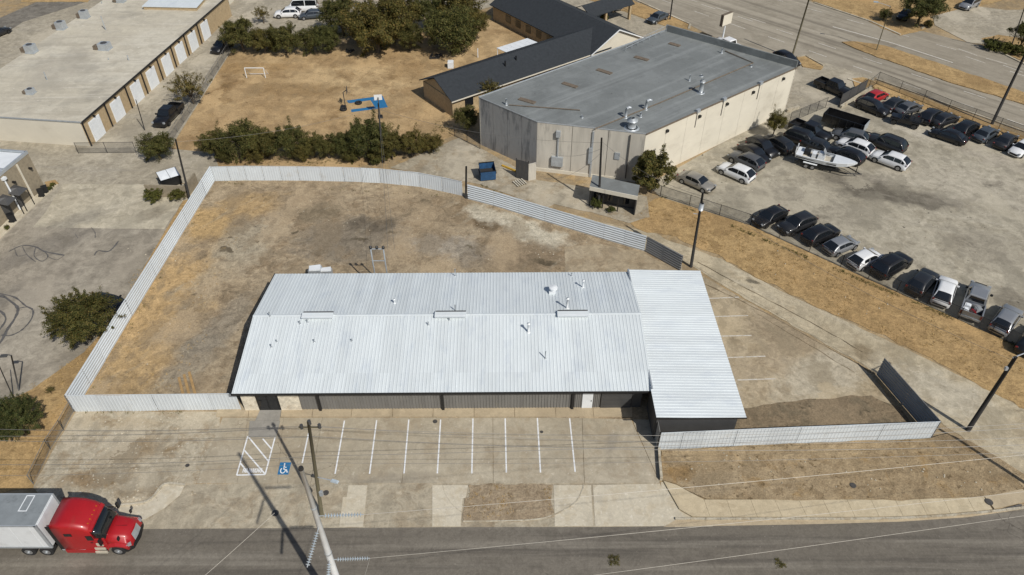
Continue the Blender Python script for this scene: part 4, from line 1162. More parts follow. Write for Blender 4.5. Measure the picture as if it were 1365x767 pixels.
def build_vehicle(kind, color, rim=None, roof=None):
    """thing at the origin, nose towards +x"""
    T = thing('car', 'vehicle', 'car', (0, 0, 0))
    del MINV[T.name]
    pm = PAINT[color]
    rim = rim or (m_rimd if color in ('black', 'char') else m_rim)
    if kind == 'pickup':
        build_pickup(T, pm, rim)
        return T
    sp = SPEC[kind]
    L, W, H = sp['L'], sp['W'], sp['H']
    b = MB()
    n = 18
    ring = 9
    for i in range(n + 1):
        t = i / n
        t = t if 0 < i < n else t
        dk, wf = interp(sp['deck'], t)
        x = -L / 2 + L * t
        hw = W / 2 * wf
        lo = .30 if (t < .03 or t > .97) else .2
        pr = [(hw * .86, lo), (hw * .99, lo + .12), (hw, .55), (hw * .97, dk - .12), (hw * .86, dk - .02)]
        sec = pr + [(0, dk + .02)] + [(-a, c) for a, c in reversed(pr)]
        b.v += [(x, y, z) for y, z in sec]
        m = len(sec)
    for i in range(n):
        for j in range(m - 1):
            a = i * m + j
            b.f.append((a, a + m, a + m + 1, a + 1)); b.m.append(0)
        b.f.append((i * m + m - 1, (i + 1) * m + m - 1, (i + 1) * m, i * m)); b.m.append(0)
    b.f.append(tuple(range(m))); b.m.append(0)
    b.f.append(tuple(n * m + j for j in reversed(range(m)))); b.m.append(0)
    body = b.build('body', pm, T, True)
    # cabin
    xr0, xr1, xf1, xf0 = (-L / 2 + L * t for t in sp['cab'])
    zb, zt = sp['zb'] - .03, H
    wb, wr = W / 2 * .93, W / 2 * .72
    zs = zt - .13
    mx = lambda t: xr1 + (xf1 - xr1) * t
    xs = [xr0, xr0 + (xr1 - xr0) * .5, xr1, mx(.22), mx(.5), mx(.78), xf1, xf1 + (xf0 - xf1) * .5, xf0]
    hs = [zb + .03, zb + (zt - zb) * .60, zt - .05, zt - .015, zt, zt - .01, zt - .05, zb + (zt - zb) * .55, zb + .03]
    secs = []
    for x, h in zip(xs, hs):
        q_ = (h - zb) / (zt - zb)
        wt = wb - (wb - wr) * q_
        half_ = [(wb, zb), (wb - .015, zb + .07 * q_), (wt + .035, h - .13 * q_), (wt - .02, h - .035 * q_), (wt * .6, h), (0, h + .02 * q_)]
        secs.append([Vector((x, y, z)) for y, z in half_ + [(-y, z) for y, z in reversed(half_[:-1])]])
    b = MB()
    m = len(secs[0])
    for s_ in secs: b.v += [tuple(v) for v in s_]
    for i in range(len(secs) - 1):
        for j in range(m - 1):
            a = i * m + j; b.f.append((a, a + m, a + m + 1, a + 1)); b.m.append(0)
    b.build('cabin', roof or pm, T, True)
    def pane(name, i0, i1, j0, j1, shrink=.05):
        """glass over cabin faces from station i0 to i1, rows j0 to j1, standing just proud"""
        bb = MB()
        grid = [[secs[i][j].copy() for j in range(j0, j1 + 1)] for i in range(i0, i1 + 1)]
        flat = [v for r_ in grid for v in r_]
        c = sum(flat, Vector()) / len(flat)
        out = Vector(((c.x - (xr0 + xf0) / 2) * .4, c.y * 1.5, c.z - zb + .1)).normalized() * .014
        if j0 >= 2 and j1 <= m - 3: out = Vector((1 if c.x > (xr0 + xf0) / 2 else -1, 0, 1)).normalized() * .016
        for r_ in grid:
            for v in r_:
                v += (c - v) * shrink + out
        n_ = j1 - j0 + 1
        bb.v = [tuple(v) for r_ in grid for v in r_]
        for i in range(i1 - i0):
            for j in range(n_ - 1):
                a = i * n_ + j; bb.f.append((a, a + n_, a + n_ + 1, a + 1)); bb.m.append(0)
        bb.build(name, m_cglass, T, True)
    pane('windshield', 6, 8, 2, m - 3)
    pane('rear_window', 0, 2, 2, m - 3, .09)
    for j0 in (1, m - 3):
        pane('side_window', 4, 7, j0, j0 + 1)
        pane('side_window', 2, 4, j0, j0 + 1)
        if kind in ('suv', 'bigsuv', 'van'): pane('side_window', 1, 2, j0, j0 + 1, .12)
    r = .33 if kind in ('sedan', 'hatch') else .37
    fx, rx = L * .5 - L * .185, -L * .5 + L * .19
    wheel_parts(T, L, W, r, fx, rx, rim)
    dk, wf = interp(sp['deck'], .985)
    for s_ in (-1, 1):
        b = MB(); b.box((L / 2 - .15, s_ * W * .36, .70), (.24, .26, .1), -s_ * .35); b.build('headlight', m_hl, T)
        zz = .86 if kind in ('sedan', 'hatch') else 1.0
        b = MB(); b.box((-L / 2 + .05, s_ * W * .39, zz), (.1, .22, .11 if kind in ('sedan', 'hatch') else .2), s_ * .3); b.build('taillight', m_tl, T)
        b = MB(); b.box((xf0 - .35, s_ * (W / 2 + .06), zb + .1), (.14, .2, .13)); b.build('mirror', pm, T)
        for x in (fx, rx):
            b = MB()
            b.face([(x + math.cos(a) * (r + .06), s_ * (W / 2 + .004), r + math.sin(a) * (r + .06)) for a in [i * R(20) for i in range(10)]])
            b.build('wheel_arch', m_trim, T)
    b = MB(); b.box((L / 2 - .035, 0, .5), (.08, W * .55, .2)); b.build('grille', m_trim, T)
    b = MB(); b.box((-L / 2 + .02, 0, .5), (.07, W * .7, .16)); b.build('rear_bumper', m_trim, T)
    if kind == 'bigsuv':
        for s_ in (-1, 1):
            b = MB(); b.tube([(xr1 + .2, s_ * wr * .8, H + .04), (xf1 - .3, s_ * wr * .8, H + .04)], .025, 5); b.build('roof_rail', m_trim, T)
    return T
def build_pickup(T, pm, rim):
    L, W = 5.7, 2.0
    b = MB()
    # hood and lower body
    def sec(x, hw, dk, lo=.32):
        pr = [(hw * .9, lo), (hw * .99, lo + .15), (hw, .75), (hw * .97, dk - .12), (hw * .87, dk)]
        return [(x, y, z) for y, z in pr + [(0, dk + .02)] + [(-a, c) for a, c in reversed(pr)]]
    st = [sec(-.95, W / 2, 1.14), sec(.2, W / 2, 1.14), sec(1.15, W / 2, 1.16), sec(1.9, W / 2, 1.12), sec(2.5, W / 2 * .97, 1.05), sec(2.78, W / 2 * .9, .92), sec(2.85, W / 2 * .84, .6)]
    m = len(st[0])
    for s_ in st: b.v += s_
    for i in range(len(st) - 1):
        for j in range(m - 1):
            a = i * m + j; b.f.append((a, a + m, a + m + 1, a + 1)); b.m.append(0)
    b.f.append(tuple(range(m))); b.m.append(0)
    b.f.append(tuple((len(st) - 1) * m + j for j in reversed(range(m)))); b.m.append(0)
    b.build('body', pm, T, True)
    b = MB()
    for y in (-W / 2 + .06, W / 2 - .06):
        b.box((-1.9, y, .82), (1.86, .12, .74))
    b.box((-1.9, 0, .62), (1.86, W - .26, .1))
    b.build('bed', pm, T)
    b = MB(); b.box((-1.9, 0, .685), (1.8, W - .26, .02)); b.build('bed_liner', m_trim, T)
    b = MB(); b.box((-2.8, 0, .85), (.08, W - .16, .66)); b.build('tailgate', pm, T)
    b = MB(); b.box((-2.88, 0, .55), (.14, W - .2, .2)); b.build('rear_bumper', m_galv, T)
    xr0, xr1, xf1, xf0, zb, zt = -.97, -.82, .75, 1.3, 1.1, 1.86
    wb, wr = W / 2 * .93, W / 2 * .76
    lo = [(xr0, -wb, zb), (xf0, -wb, zb), (xf0, wb, zb), (xr0, wb, zb)]
    up = [(xr1, -wr, zt - .07), (xf1, -wr, zt - .07), (xf1, wr, zt - .07), (xr1, wr, zt - .07)]
    tp_ = [(xr1 + .1, -wr * .88, zt), (xf1 - .1, -wr * .88, zt), (xf1 - .1, wr * .88, zt), (xr1 + .1, wr * .88, zt)]
    b = MB(); b.add(lo + up + tp_, [(0, 1, 5, 4), (1, 2, 6, 5), (2, 3, 7, 6), (3, 0, 4, 7), (4, 5, 9, 8), (5, 6, 10, 9), (6, 7, 11, 10), (7, 4, 8, 11), (8, 9, 10, 11)]); b.build('cabin', pm, T)
    V = Vector
    def pane(name, a, b_, c, d, u0, u1, v0, v1):
        a, b_, c, d = V(a), V(b_), V(c), V(d)
        f = lambda u, v: a.lerp(b_, u).lerp(d.lerp(c, u), v)
        nn = (b_ - a).cross(d - a).normalized() * .012
        bb = MB(); bb.face([f(u0, v0) + nn, f(u1, v0) + nn, f(u1, v1) + nn, f(u0, v1) + nn]); bb.build(name, m_cglass, T)
    pane('windshield', lo[1], lo[2], up[2], up[1], .05, .95, .1, .96)
    pane('rear_window', lo[3], lo[0], up[0], up[3], .1, .9, .2, .9)
    for u0, u1 in ((.06, .44), (.48, .86)):
        pane('side_window', lo[0], lo[1], up[1], up[0], u0, u1, .12, .92)
        pane('side_window', lo[2], lo[3], up[3], up[2], 1 - u1, 1 - u0, .12, .92)
    wheel_parts(T, L, W, .4, 1.85, -1.75, rim)
    for s_ in (-1, 1):
        b = MB(); b.box((2.76, s_ * .8, .88), (.2, .28, .2), -s_ * .25); b.build('headlight', m_hl, T)
        b = MB(); b.box((-2.83, s_ * .9, .92), (.08, .14, .4)); b.build('taillight', m_tl, T)
        b = MB(); b.box((.98, s_ * 1.12, 1.25), (.16, .24, .2)); b.build('mirror', m_trim, T)
        for x in (1.85, -1.75):
            b = MB(); b.face([(x + math.cos(a) * .47, s_ * (W / 2 + .004), .4 + math.sin(a) * .47) for a in [i * R(20) for i in range(10)]]); b.build('wheel_arch', m_trim, T)
    b = MB(); b.box((2.83, 0, .8), (.08, 1.1, .3)); b.build('grille', m_trim, T)
PROTO = {}
def car(kind, color, rear, front, label, group=None, z=.05, name=None, cat=None, ext=None):
    a, c = G(rear[0], rear[1], .6), G(front[0], front[1], .6)
    m = (a + c) / 2
    rz = math.atan2(c.y - a.y, c.x - a.x)
    key = (kind, color)
    nm = name or {'pickup': 'pickup_truck', 'van': 'passenger_van', 'suv': 'suv', 'bigsuv': 'suv', 'sedan': 'sedan', 'hatch': 'hatchback'}[kind]
    ct = cat or {'pickup': 'pickup', 'van': 'van'}.get(kind, 'car')
    if key not in PROTO:
        T = build_vehicle(kind, color); PROTO[key] = T
        T.location = (m.x, m.y, z); T.rotation_euler = (0, 0, rz)
    else:
        T = clone(PROTO[key], (m.x, m.y, z), rz)
    T.name = nm
    T['label'] = label; T['category'] = ct
    if group: T['group'] = group
    elif 'group' in T: del T['group']
    return T
gA, gB, gC = 'cars parked along the dry grass strip', 'cars parked by the cream hall wall', 'cars parked along the highway fence'
car('sedan', 'black', (1046, 279), (1007, 299), 'black sedan parked nose to the fence beside the transformer pole', gA)
car('suv', 'char', (1083, 291), (1041, 308), 'charcoal SUV parked between two black cars along the dry grass strip', gA)
car('suv', 'black', (1075, 321), (1113, 305), 'black SUV backed to the fence next to the pale silver hatchback', gA)
car('hatch', 'silver', (1103, 335), (1139, 320), 'pale silver hatchback backed to the chain-link fence', gA)
car('hatch', 'white', (1136, 354), (1170, 337), 'small white hatchback with dark roof window backed to the chain-link fence', gA)
car('bigsuv', 'black', (1169, 366), (1208, 343), 'large black SUV between the small white hatchback and a smaller black SUV', gA)
car('suv', 'char', (1218, 388), (1240, 365), 'charcoal SUV parked beside the white SUV along the fence', gA)
car('suv', 'white', (1253, 405), (1264, 373), 'white SUV parked next to the loaded silver pickup', gA)
PK = car('pickup', 'silver', (1292, 424), (1306, 382), 'silver pickup with boxes and a red bag in its bed', gA)
car('suv', 'silver', (1328, 444), (1353, 410), 'silver SUV parked beyond the loaded silver pickup', gA)
car('sedan', 'black', (1366, 468), (1384, 440), 'black sedan cut off at the far end of the fence row', gA)
car('sedan', 'champ', (907, 233), (950, 252), 'champagne silver sedan parked beside the tree at the hall corner', gB)
car('suv', 'white', (1003, 240), (959, 221), 'white crossover with dark roof parked between champagne sedan and grey SUV', gB)
car('suv', 'grey', (1014, 224), (975, 206), 'grey SUV parked between the white crossover and a black sedan', gB)
car('sedan', 'black', (988, 194), (1022, 216), 'black sedan parked nose out next to the grey SUV', gB)
car('suv', 'black', (1000, 187), (1033, 208), 'black SUV parked nose out near the shrub on the hall wall', gB)
car('suv', 'char', (1051, 201), (1022, 184), 'dark SUV parked behind the boat motor', gB)
car('pickup', 'black', (1052, 164), (1109, 188), 'long black pickup parked beside the shrub and the dump trailer', gB)
car('bigsuv', 'black', (1054, 181), (1090, 193), 'black SUV squeezed between the boat and the black pickup', gB)
car('sedan', 'char', (1076, 190), (1108, 201), 'low charcoal car hidden behind the boat', gB)
car('suv', 'grey', (1153, 188), (1112, 177), 'grey crossover parked between dump trailer and white SUV', gB)
car('suv', 'white', (1162, 205), (1117, 188), 'white SUV with roof rails parked behind the black SUV beside the boat', gB)
car('suv', 'black', (1148, 216), (1106, 199), 'black SUV parked alongside the white boat', gB)
car('bigsuv', 'char', (1204, 201), (1157, 183), 'large charcoal SUV parked behind the two white SUVs', gB)
car('suv', 'white', (1208, 222), (1164, 206), 'white SUV standing out in the open lot nearest the bare paving', gB)
car('pickup', 'black', (1089, 109), (1134, 127), 'black pickup waiting outside the lot gate by the hall corner')
car('hatch', 'red', (1156, 134), (1180, 124), 'red hatchback parked beside the lot gate', gC)
car('suv', 'black', (1146, 137), (1181, 151), 'black SUV parked in front of the red hatchback', gC)
car('sedan', 'char', (1180, 146), (1204, 133), 'charcoal sedan parked next to the red hatchback along the highway fence', gC)
car('sedan', 'grey', (1193, 152), (1228, 138), 'dark grey sedan parked behind the black jeep', gC)
car('suv', 'black', (1228, 164), (1253, 147), 'black SUV parked beside the jeep along the highway fence', gC)
car('sedan', 'char', (1240, 167), (1278, 153), 'charcoal sedan between two black cars along the highway fence', gC)
car('sedan', 'black', (1290, 190), (1239, 173), 'black sedan parked crosswise in front of the highway fence row', gC)
car('suv', 'black', (1274, 180), (1302, 163), 'black SUV parked behind the crosswise black sedan', gC)
car('sedan', 'slate', (1300, 188), (1328, 170), 'slate grey sedan parked at the foot of the tall black pole', gC)
car('sedan', 'char', (1326, 200), (1355, 176), 'charcoal sedan parked next to the white car at the fence row end', gC)
car('sedan', 'white', (1378, 189), (1348, 207), 'white sedan cut off at the end of the highway fence row', gC)
car('suv', 'white', (401, 18), (366, 19), 'white SUV parked beside the white passenger van', None)
car('van', 'white', (421, 10), (386, 11), 'white passenger van parked behind the school yard trees')
car('sedan', 'slate', (428, 19), (404, 21), 'slate car half hidden behind the school yard trees', None)
car('pickup', 'black', (236, 143), (213, 166), 'black pickup parked along the storage warehouse drive')
car('suv', 'black', (308, 54), (285, 70), 'black SUV parked under the trees at the drive end')
car('sedan', 'black', (128, 402), (161, 409), 'black sedan with nose showing from under the round lot tree')
car('suv', 'silver', (826, 12), (806, 0), 'silver SUV parked by the daycare canopy')
car('sedan', 'slate', (890, 18), (863, 30), 'slate blue sedan parked at the daycare lot edge')
car('pickup', 'white', (984, 68), (957, 56), 'white pickup behind the hall parapet below the sign')
car('suv', 'black', (1035, 73), (1062, 87), 'black SUV passing the hall back corner by the wooden pole')
car('suv', 'silver', (1300, 3), (1284, 10), 'silver SUV on the drive across the highway')
car('sedan', 'black', (1218, 12), (1196, 28), 'black car in the shade of the tree across the highway')
car('sedan', 'char', (-14, 48), (5, 40), 'charcoal car on the street beside the beige warehouse')
# jeep without hard top
def jeep():
    a, c = G(1230, 167, .6), G(1184, 156, .6); m = (a + c) / 2
    T = thing('jeep', 'black open-topped jeep with roll bars in front of the dark grey sedan', 'jeep', (m.x, m.y, .05), math.atan2(c.y - a.y, c.x - a.x))
    P = PAINT['black']
    P_(T, 'body', P, lambda b: (b.box((-.2, 0, .78), (3.3, 1.56, .5)), b.box((1.35, 0, .88), (1.2, 1.3, .42), taper=.94)))
    P_(T, 'interior', m_trim, lambda b: b.box((-.55, 0, 1.04), (2.2, 1.3, .04)))
    for s_ in (-1, 1):
        for x in (1.3, -1.35):
            P_(T, 'fender', m_trim, lambda b: b.box((x, s_ * .82, .88), (1.0, .3, .07)))
        P_(T, 'roll_bar', m_trim, lambda b: b.tube([(.55, s_ * .66, 1.0), (.3, s_ * .6, 1.75), (-.5, s_ * .6, 1.78), (-1.6, s_ * .6, 1.72), (-1.75, s_ * .66, 1.0)], .05, 6))
        P_(T, 'headlight', m_hl, lambda b: b.tube([(1.94, s_ * .45, .88), (1.98, s_ * .45, .88)], .1, 8))
        P_(T, 'seat', m_trim, lambda b: (b.box((-.1, s_ * .36, 1.12), (.5, .5, .16)), b.box((-.38, s_ * .36, 1.38), (.14, .48, .55))))
    for x in (-.5, -1.6): P_(T, 'cross_bar', m_trim, lambda b: b.tube([(x, -.6, 1.75), (x, .6, 1.75)], .05, 6))
    P_(T, 'windshield', m_cglass, lambda b: b.box((.55, 0, 1.38), (.06, 1.35, .6)))
    P_(T, 'spare_wheel', m_tyre, lambda b: b.tube([(-1.9, 0, .98), (-2.12, 0, .98)], .4, 14))
    wheel_parts(T, 4, 1.8, .42, 1.3, -1.35, m_rimd)
jeep()
# load in the pickup bed: things resting in it
pk_m = Matrix.Translation(PK.location) @ Matrix.Rotation(PK.rotation_euler.z, 4, 'Z')
for i, (x, y, sx, sy, sz, mt, nm, lb, ct) in enumerate(((-1.55, .5, .5, .6, .4, m_white, 'box', 'white box at the cab end of the silver pickup bed', 'box'), (-2.3, .55, .6, .5, .35, m_white, 'box', 'white box by the tailgate of the silver pickup bed', 'box'), (-1.6, -.45, .55, .6, .45, m_hl, 'box', 'pale grey box opposite the white box in the silver pickup bed', 'box'), (-2.1, -.1, .6, .45, .3, m_tl, 'bag', 'red bag lying in the silver pickup bed', 'bag'))):
    p = pk_m @ Vector((x, y, .70))
    b = MB(); b.box((0, 0, sz / 2), (sx, sy, sz), taper=.9 if nm == 'box' else .6); b.box((0, 0, sz + .02), (sx * .8, sy * .5, .04))
    o = b.build(nm, mt); o.location = p; o.rotation_euler = (0, 0, PK.rotation_euler.z + i * .3); tag(o, lb, ct)
# ------------------------------------------------------------------ boat on its trailer
sa, sc = G(1066, 207, 1.0), G(1133, 224, 1.0)
bm_ = (sa + sc) / 2
brz = math.atan2(sc.y - sa.y, sc.x - sa.x)
m_hull = plain('white_gelcoat', S(226, 230, 232), .2, var=.05, coat=.5)
BT = thing('motorboat', 'white open motorboat with console windscreen on a tandem trailer', 'boat', (bm_.x, bm_.y, .05), brz)
def hull(b):
    st = [(-3.5, 1.12, 1.55, .75), (-2, 1.2, 1.55, .68), (0, 1.22, 1.6, .66), (1.5, 1.1, 1.68, .74), (2.7, .72, 1.78, .98), (3.4, .3, 1.86, 1.35), (3.75, .04, 1.9, 1.7)]
    for x, hw, zg, zk in st:
        b.v += [(x, hw * .9, zg + .02), (x, hw, zg), (x, hw * .86, zk + (zg - zk) * .4), (x, 0, zk), (x, -hw * .86, zk + (zg - zk) * .4), (x, -hw, zg), (x, -hw * .9, zg + .02)]
    for i in range(len(st) - 1):
        for j in range(6):
            a = i * 7 + j; b.f.append((a, a + 1, a + 8, a + 7)); b.m.append(0)
    b.f.append((0, 1, 2, 3, 4, 5, 6)); b.m.append(0)
P_(BT, 'hull', m_hull, hull)
P_(BT, 'hull_stripe', m_trim, lambda b: [b.add([(-3.4, s_ * 1.15, 1.3), (1.5, s_ * 1.105, 1.42), (1.5, s_ * 1.09, 1.3), (-3.4, s_ * 1.12, 1.18)], [(0, 1, 2, 3)]) for s_ in (-1, 1)])
P_(BT, 'foredeck', m_hull, lambda b: b.add([(1.0, 1.05, 1.66), (1.5, .98, 1.7), (2.7, .64, 1.8), (3.4, .26, 1.88), (3.72, 0, 1.92), (3.4, -.26, 1.88), (2.7, -.64, 1.8), (1.5, -.98, 1.7), (1.0, -1.05, 1.66)], [tuple(range(9))]))
P_(BT, 'cockpit_floor', m_broof, lambda b: b.box((-1.3, 0, 1.2), (4.4, 2.0, .06)))
P_(BT, 'aft_deck', m_hull, lambda b: b.box((-3.1, 0, 1.53), (.8, 2.05, .08)))
P_(BT, 'seat', m_trim, lambda b: (b.box((-2.3, .35, 1.5), (.7, .9, .5)), b.box((-2.6, .35, 1.85), (.15, .9, .4))))
P_(BT, 'console', m_hull, lambda b: b.box((-.5, 0, 1.65), (.9, .9, .9), taper=.8))
P_(BT, 'windscreen', m_hl, lambda b: b.add([(-.1, -.5, 2.05), (-.1, .5, 2.05), (-.45, .42, 2.6), (-.45, -.42, 2.6)], [(0, 1, 2, 3)]))
P_(BT, 'helm_seat', m_hull, lambda b: b.box((-1.4, 0, 1.55), (.5, .9, .6)))
P_(BT, 'outboard_motor', m_trim, lambda b: (b.box((-3.85, 0, 1.75), (.55, .45, .7), taper=.85), b.box((-3.8, 0, 1.1), (.22, .18, .9))))
P_(BT, 'motor_bracket', m_white, lambda b: (b.box((-3.6, .5, 1.8), (.12, .1, .9)), b.box((-3.6, -.5, 1.8), (.12, .1, .9))))
TR = thing('boat_trailer', 'black tandem-axle trailer under the white motorboat', 'trailer', (bm_.x, bm_.y, .05), brz)
P_(TR, 'frame', m_black, lambda b: (b.box((-.2, .85, .5), (6.4, .1, .16)), b.box((-.2, -.85, .5), (6.4, .1, .16)), b.box((-2.5, 0, .5), (.1, 1.8, .12)), b.box((1.5, 0, .5), (.1, 1.8, .12)), b.tube([(2.9, .85, .5), (4.4, 0, .5)], .07, 6), b.tube([(2.9, -.85, .5), (4.6, 0, .5)], .07, 6)))
P_(TR, 'winch_post', m_black, lambda b: b.box((3.9, 0, .95), (.1, .1, .9)))
for s_ in (-1, 1):
    P_(TR, 'fender', m_white, lambda b: b.box((-1.5, s_ * 1.1, .78), (1.7, .26, .06)))
    P_(TR, 'bunk', m_trim, lambda b: b.box((-.8, s_ * .5, .68), (4.5, .14, .2)))
    for x in (-1.9, -1.1):
        wv = link('wheel', first[('wheel', .33, m_rim.name)][0], TR); wv.location = (x, s_ * 1.1, .33); link('rim', first[('wheel', .33, m_rim.name)][1], wv)
# ------------------------------------------------------------------ dump trailer
a, c = G(1100, 157, .8), G(1152, 173, .8); m = (a + c) / 2
DT = thing('dump_trailer', 'empty black open-top dump trailer behind the black pickup', 'trailer', (m.x, m.y, .05), math.atan2(c.y - a.y, c.x - a.x))
for s_ in (-1, 1):
    P_(DT, 'side_wall', PAINT['black'], lambda b: b.box((0, s_ * 1.1, 1.25), (5.6, .08, 1.2)))
    for k in range(6):
        P_(DT, 'rib', m_black, lambda b: b.box((-2.5 + k, s_ * 1.18, 1.25), (.1, .08, 1.15)))
    for x in (-.5, .4):
        wv = link('wheel', first[('wheel', .37, m_rimd.name)][0], DT); wv.location = (x, s_ * 1.0, .37); link('rim', first[('wheel', .37, m_rimd.name)][1], wv)
P_(DT, 'end_wall', PAINT['black'], lambda b: b.box((-2.78, 0, 1.25), (.08, 2.12, 1.2)))
P_(DT, 'tailgate', m_galv, lambda b: b.box((2.78, 0, 1.2), (.08, 2.12, 1.1)))
P_(DT, 'floor', m_char, lambda b: b.box((0, 0, .68), (5.5, 2.12, .1)))
P_(DT, 'drawbar', m_black, lambda b: b.tube([(2.8, 0, .55), (4.1, 0, .55)], .08, 6))

# ------------------------------------------------------------------ semi-truck
m_tred = plain('red_truck_paint', (.36, .010, .014, 1), .4, 0, var=.06, coat=.3, dirt=(S(120, 60, 50), .9, .55, .25))
m_twhite = plain('white_trailer_skin', S(222, 226, 228), .4, var=.05, dirt=(S(190, 192, 192), .8, .52, .5))
m_troof = plain('dull_trailer_roof', S(146, 152, 154), .6, .2, var=.1, dirt=(S(112, 116, 118), .8, .56, .7))
TY = 28.62     # centre line
TX = -33.1     # trailer front face
TRL = thing('box_trailer', 'white box trailer with dull grey roof hitched to the red truck', 'trailer', (TX, TY, .02))
P_(TRL, 'box', m_twhite, lambda b: b.box((-6.8, 0, 2.6), (13.6, 2.56, 2.86)))
P_(TRL, 'roof', m_troof, lambda b: b.box((-6.8, 0, 4.045), (13.5, 2.5, .03)))
for s_ in (-1, 1):
    P_(TRL, 'top_rail', m_galv, lambda b: b.box((-6.8, s_ * 1.27, 4.0), (13.6, .08, .14)))
    P_(TRL, 'bottom_rail', m_galv, lambda b: b.box((-6.8, s_ * 1.275, 1.2), (13.6, .08, .18)))
    P_(TRL, 'corner_post', m_galv, lambda b: b.box((-.06, s_ * 1.26, 2.6), (.22, .1, 2.9)))
    for k in range(9):
        P_(TRL, 'side_panel', m_twhite, lambda b: b.box((-.9 - k * 1.4 - .35, s_ * 1.286, 2.6), (1.37, .012, 2.6)))
P_(TRL, 'front_wall', m_twhite, lambda b: b.box((.03, 0, 2.6), (.04, 2.3, 2.7)))
P_(TRL, 'roof_patch_outline', m_white, lambda b: (b.box((-1.75, .5, 4.065), (.07, 1.3, .012)), b.box((-1.2, .5, 4.065), (.07, 1.3, .012)), b.box((-1.475, 1.12, 4.0655), (.5, .07, .012)), b.box((-1.475, -.12, 4.0655), (.5, .07, .012))))
text('53-214', .14, (TX - .75, TY - 1.296, 1.62), 0, m_char, 'unit_number', None, R(90)) if False else None
TK = thing('semi_truck', 'red sleeper-cab truck towing the white box trailer', 'truck', (-28.6, TY, .02))
# local frame: x = 0 at the steer axle line, nose towards +x
def loft(b, st):
    m = len(st[0])
    for s_ in st: b.v += s_
    for i in range(len(st) - 1):
        for j in range(m - 1):
            a = i * m + j; b.f.append((a, a + m, a + m + 1, a + 1)); b.m.append(0)
    b.f.append(tuple(range(m))); b.m.append(0)
    b.f.append(tuple((len(st) - 1) * m + j for j in reversed(range(m)))); b.m.append(0)
def csec(x, hw, top, lo, rnd_=.2, topw=.92):
    pr = [(hw, lo), (hw, top * .5 + lo * .5), (hw * .99, top - rnd_ * 1.6), (hw * topw, top - rnd_ * .3), (hw * topw * .75, top)]
    return [(x, y, z) for y, z in pr + [(0, top + .02)] + [(-p, q_) for p, q_ in reversed(pr)]]
P_(TK, 'cab', m_tred, lambda b: loft(b, [csec(-4.15, 1.24, 3.88, .62), csec(-3.2, 1.24, 3.9, .62), csec(-2.4, 1.23, 3.8, .62), csec(-1.75, 1.21, 3.55, .62, .25), csec(-1.42, 1.19, 3.3, .65, .25), csec(-1.36, 1.18, 3.22, .66, .25)]), True)
P_(TK, 'door_panel', m_tred, lambda b: loft(b, [csec(-1.4, 1.195, 2.12, .64, .06, .97), csec(-.62, 1.1, 2.06, .74, .06, .97)]))
P_(TK, 'hood', m_tred, lambda b: loft(b, [csec(-.86, 1.08, 2.05, .75, .25, .86), csec(0, 1.06, 1.95, .95, .28, .8), csec(.7, 1.02, 1.78, .8, .3, .76), csec(1.05, .94, 1.55, .7, .3, .74), csec(1.14, .88, 1.2, .7, .2, .74)]), True)
P_(TK, 'windshield', m_cglass, lambda b: loft(b, [csec(-1.38, 1.13, 3.16, 1.9, .14, .92), csec(-1.0, 1.1, 2.68, 1.9, .14, .92), csec(-.55, 1.02, 2.1, 1.9, .06, .95)]), True)
P_(TK, 'roof_visor', m_tred, lambda b: loft(b, [csec(-1.36, 1.15, 3.24, 3.02, .06, .95), csec(-1.2, 1.1, 3.06, 2.9, .05, .95)]))
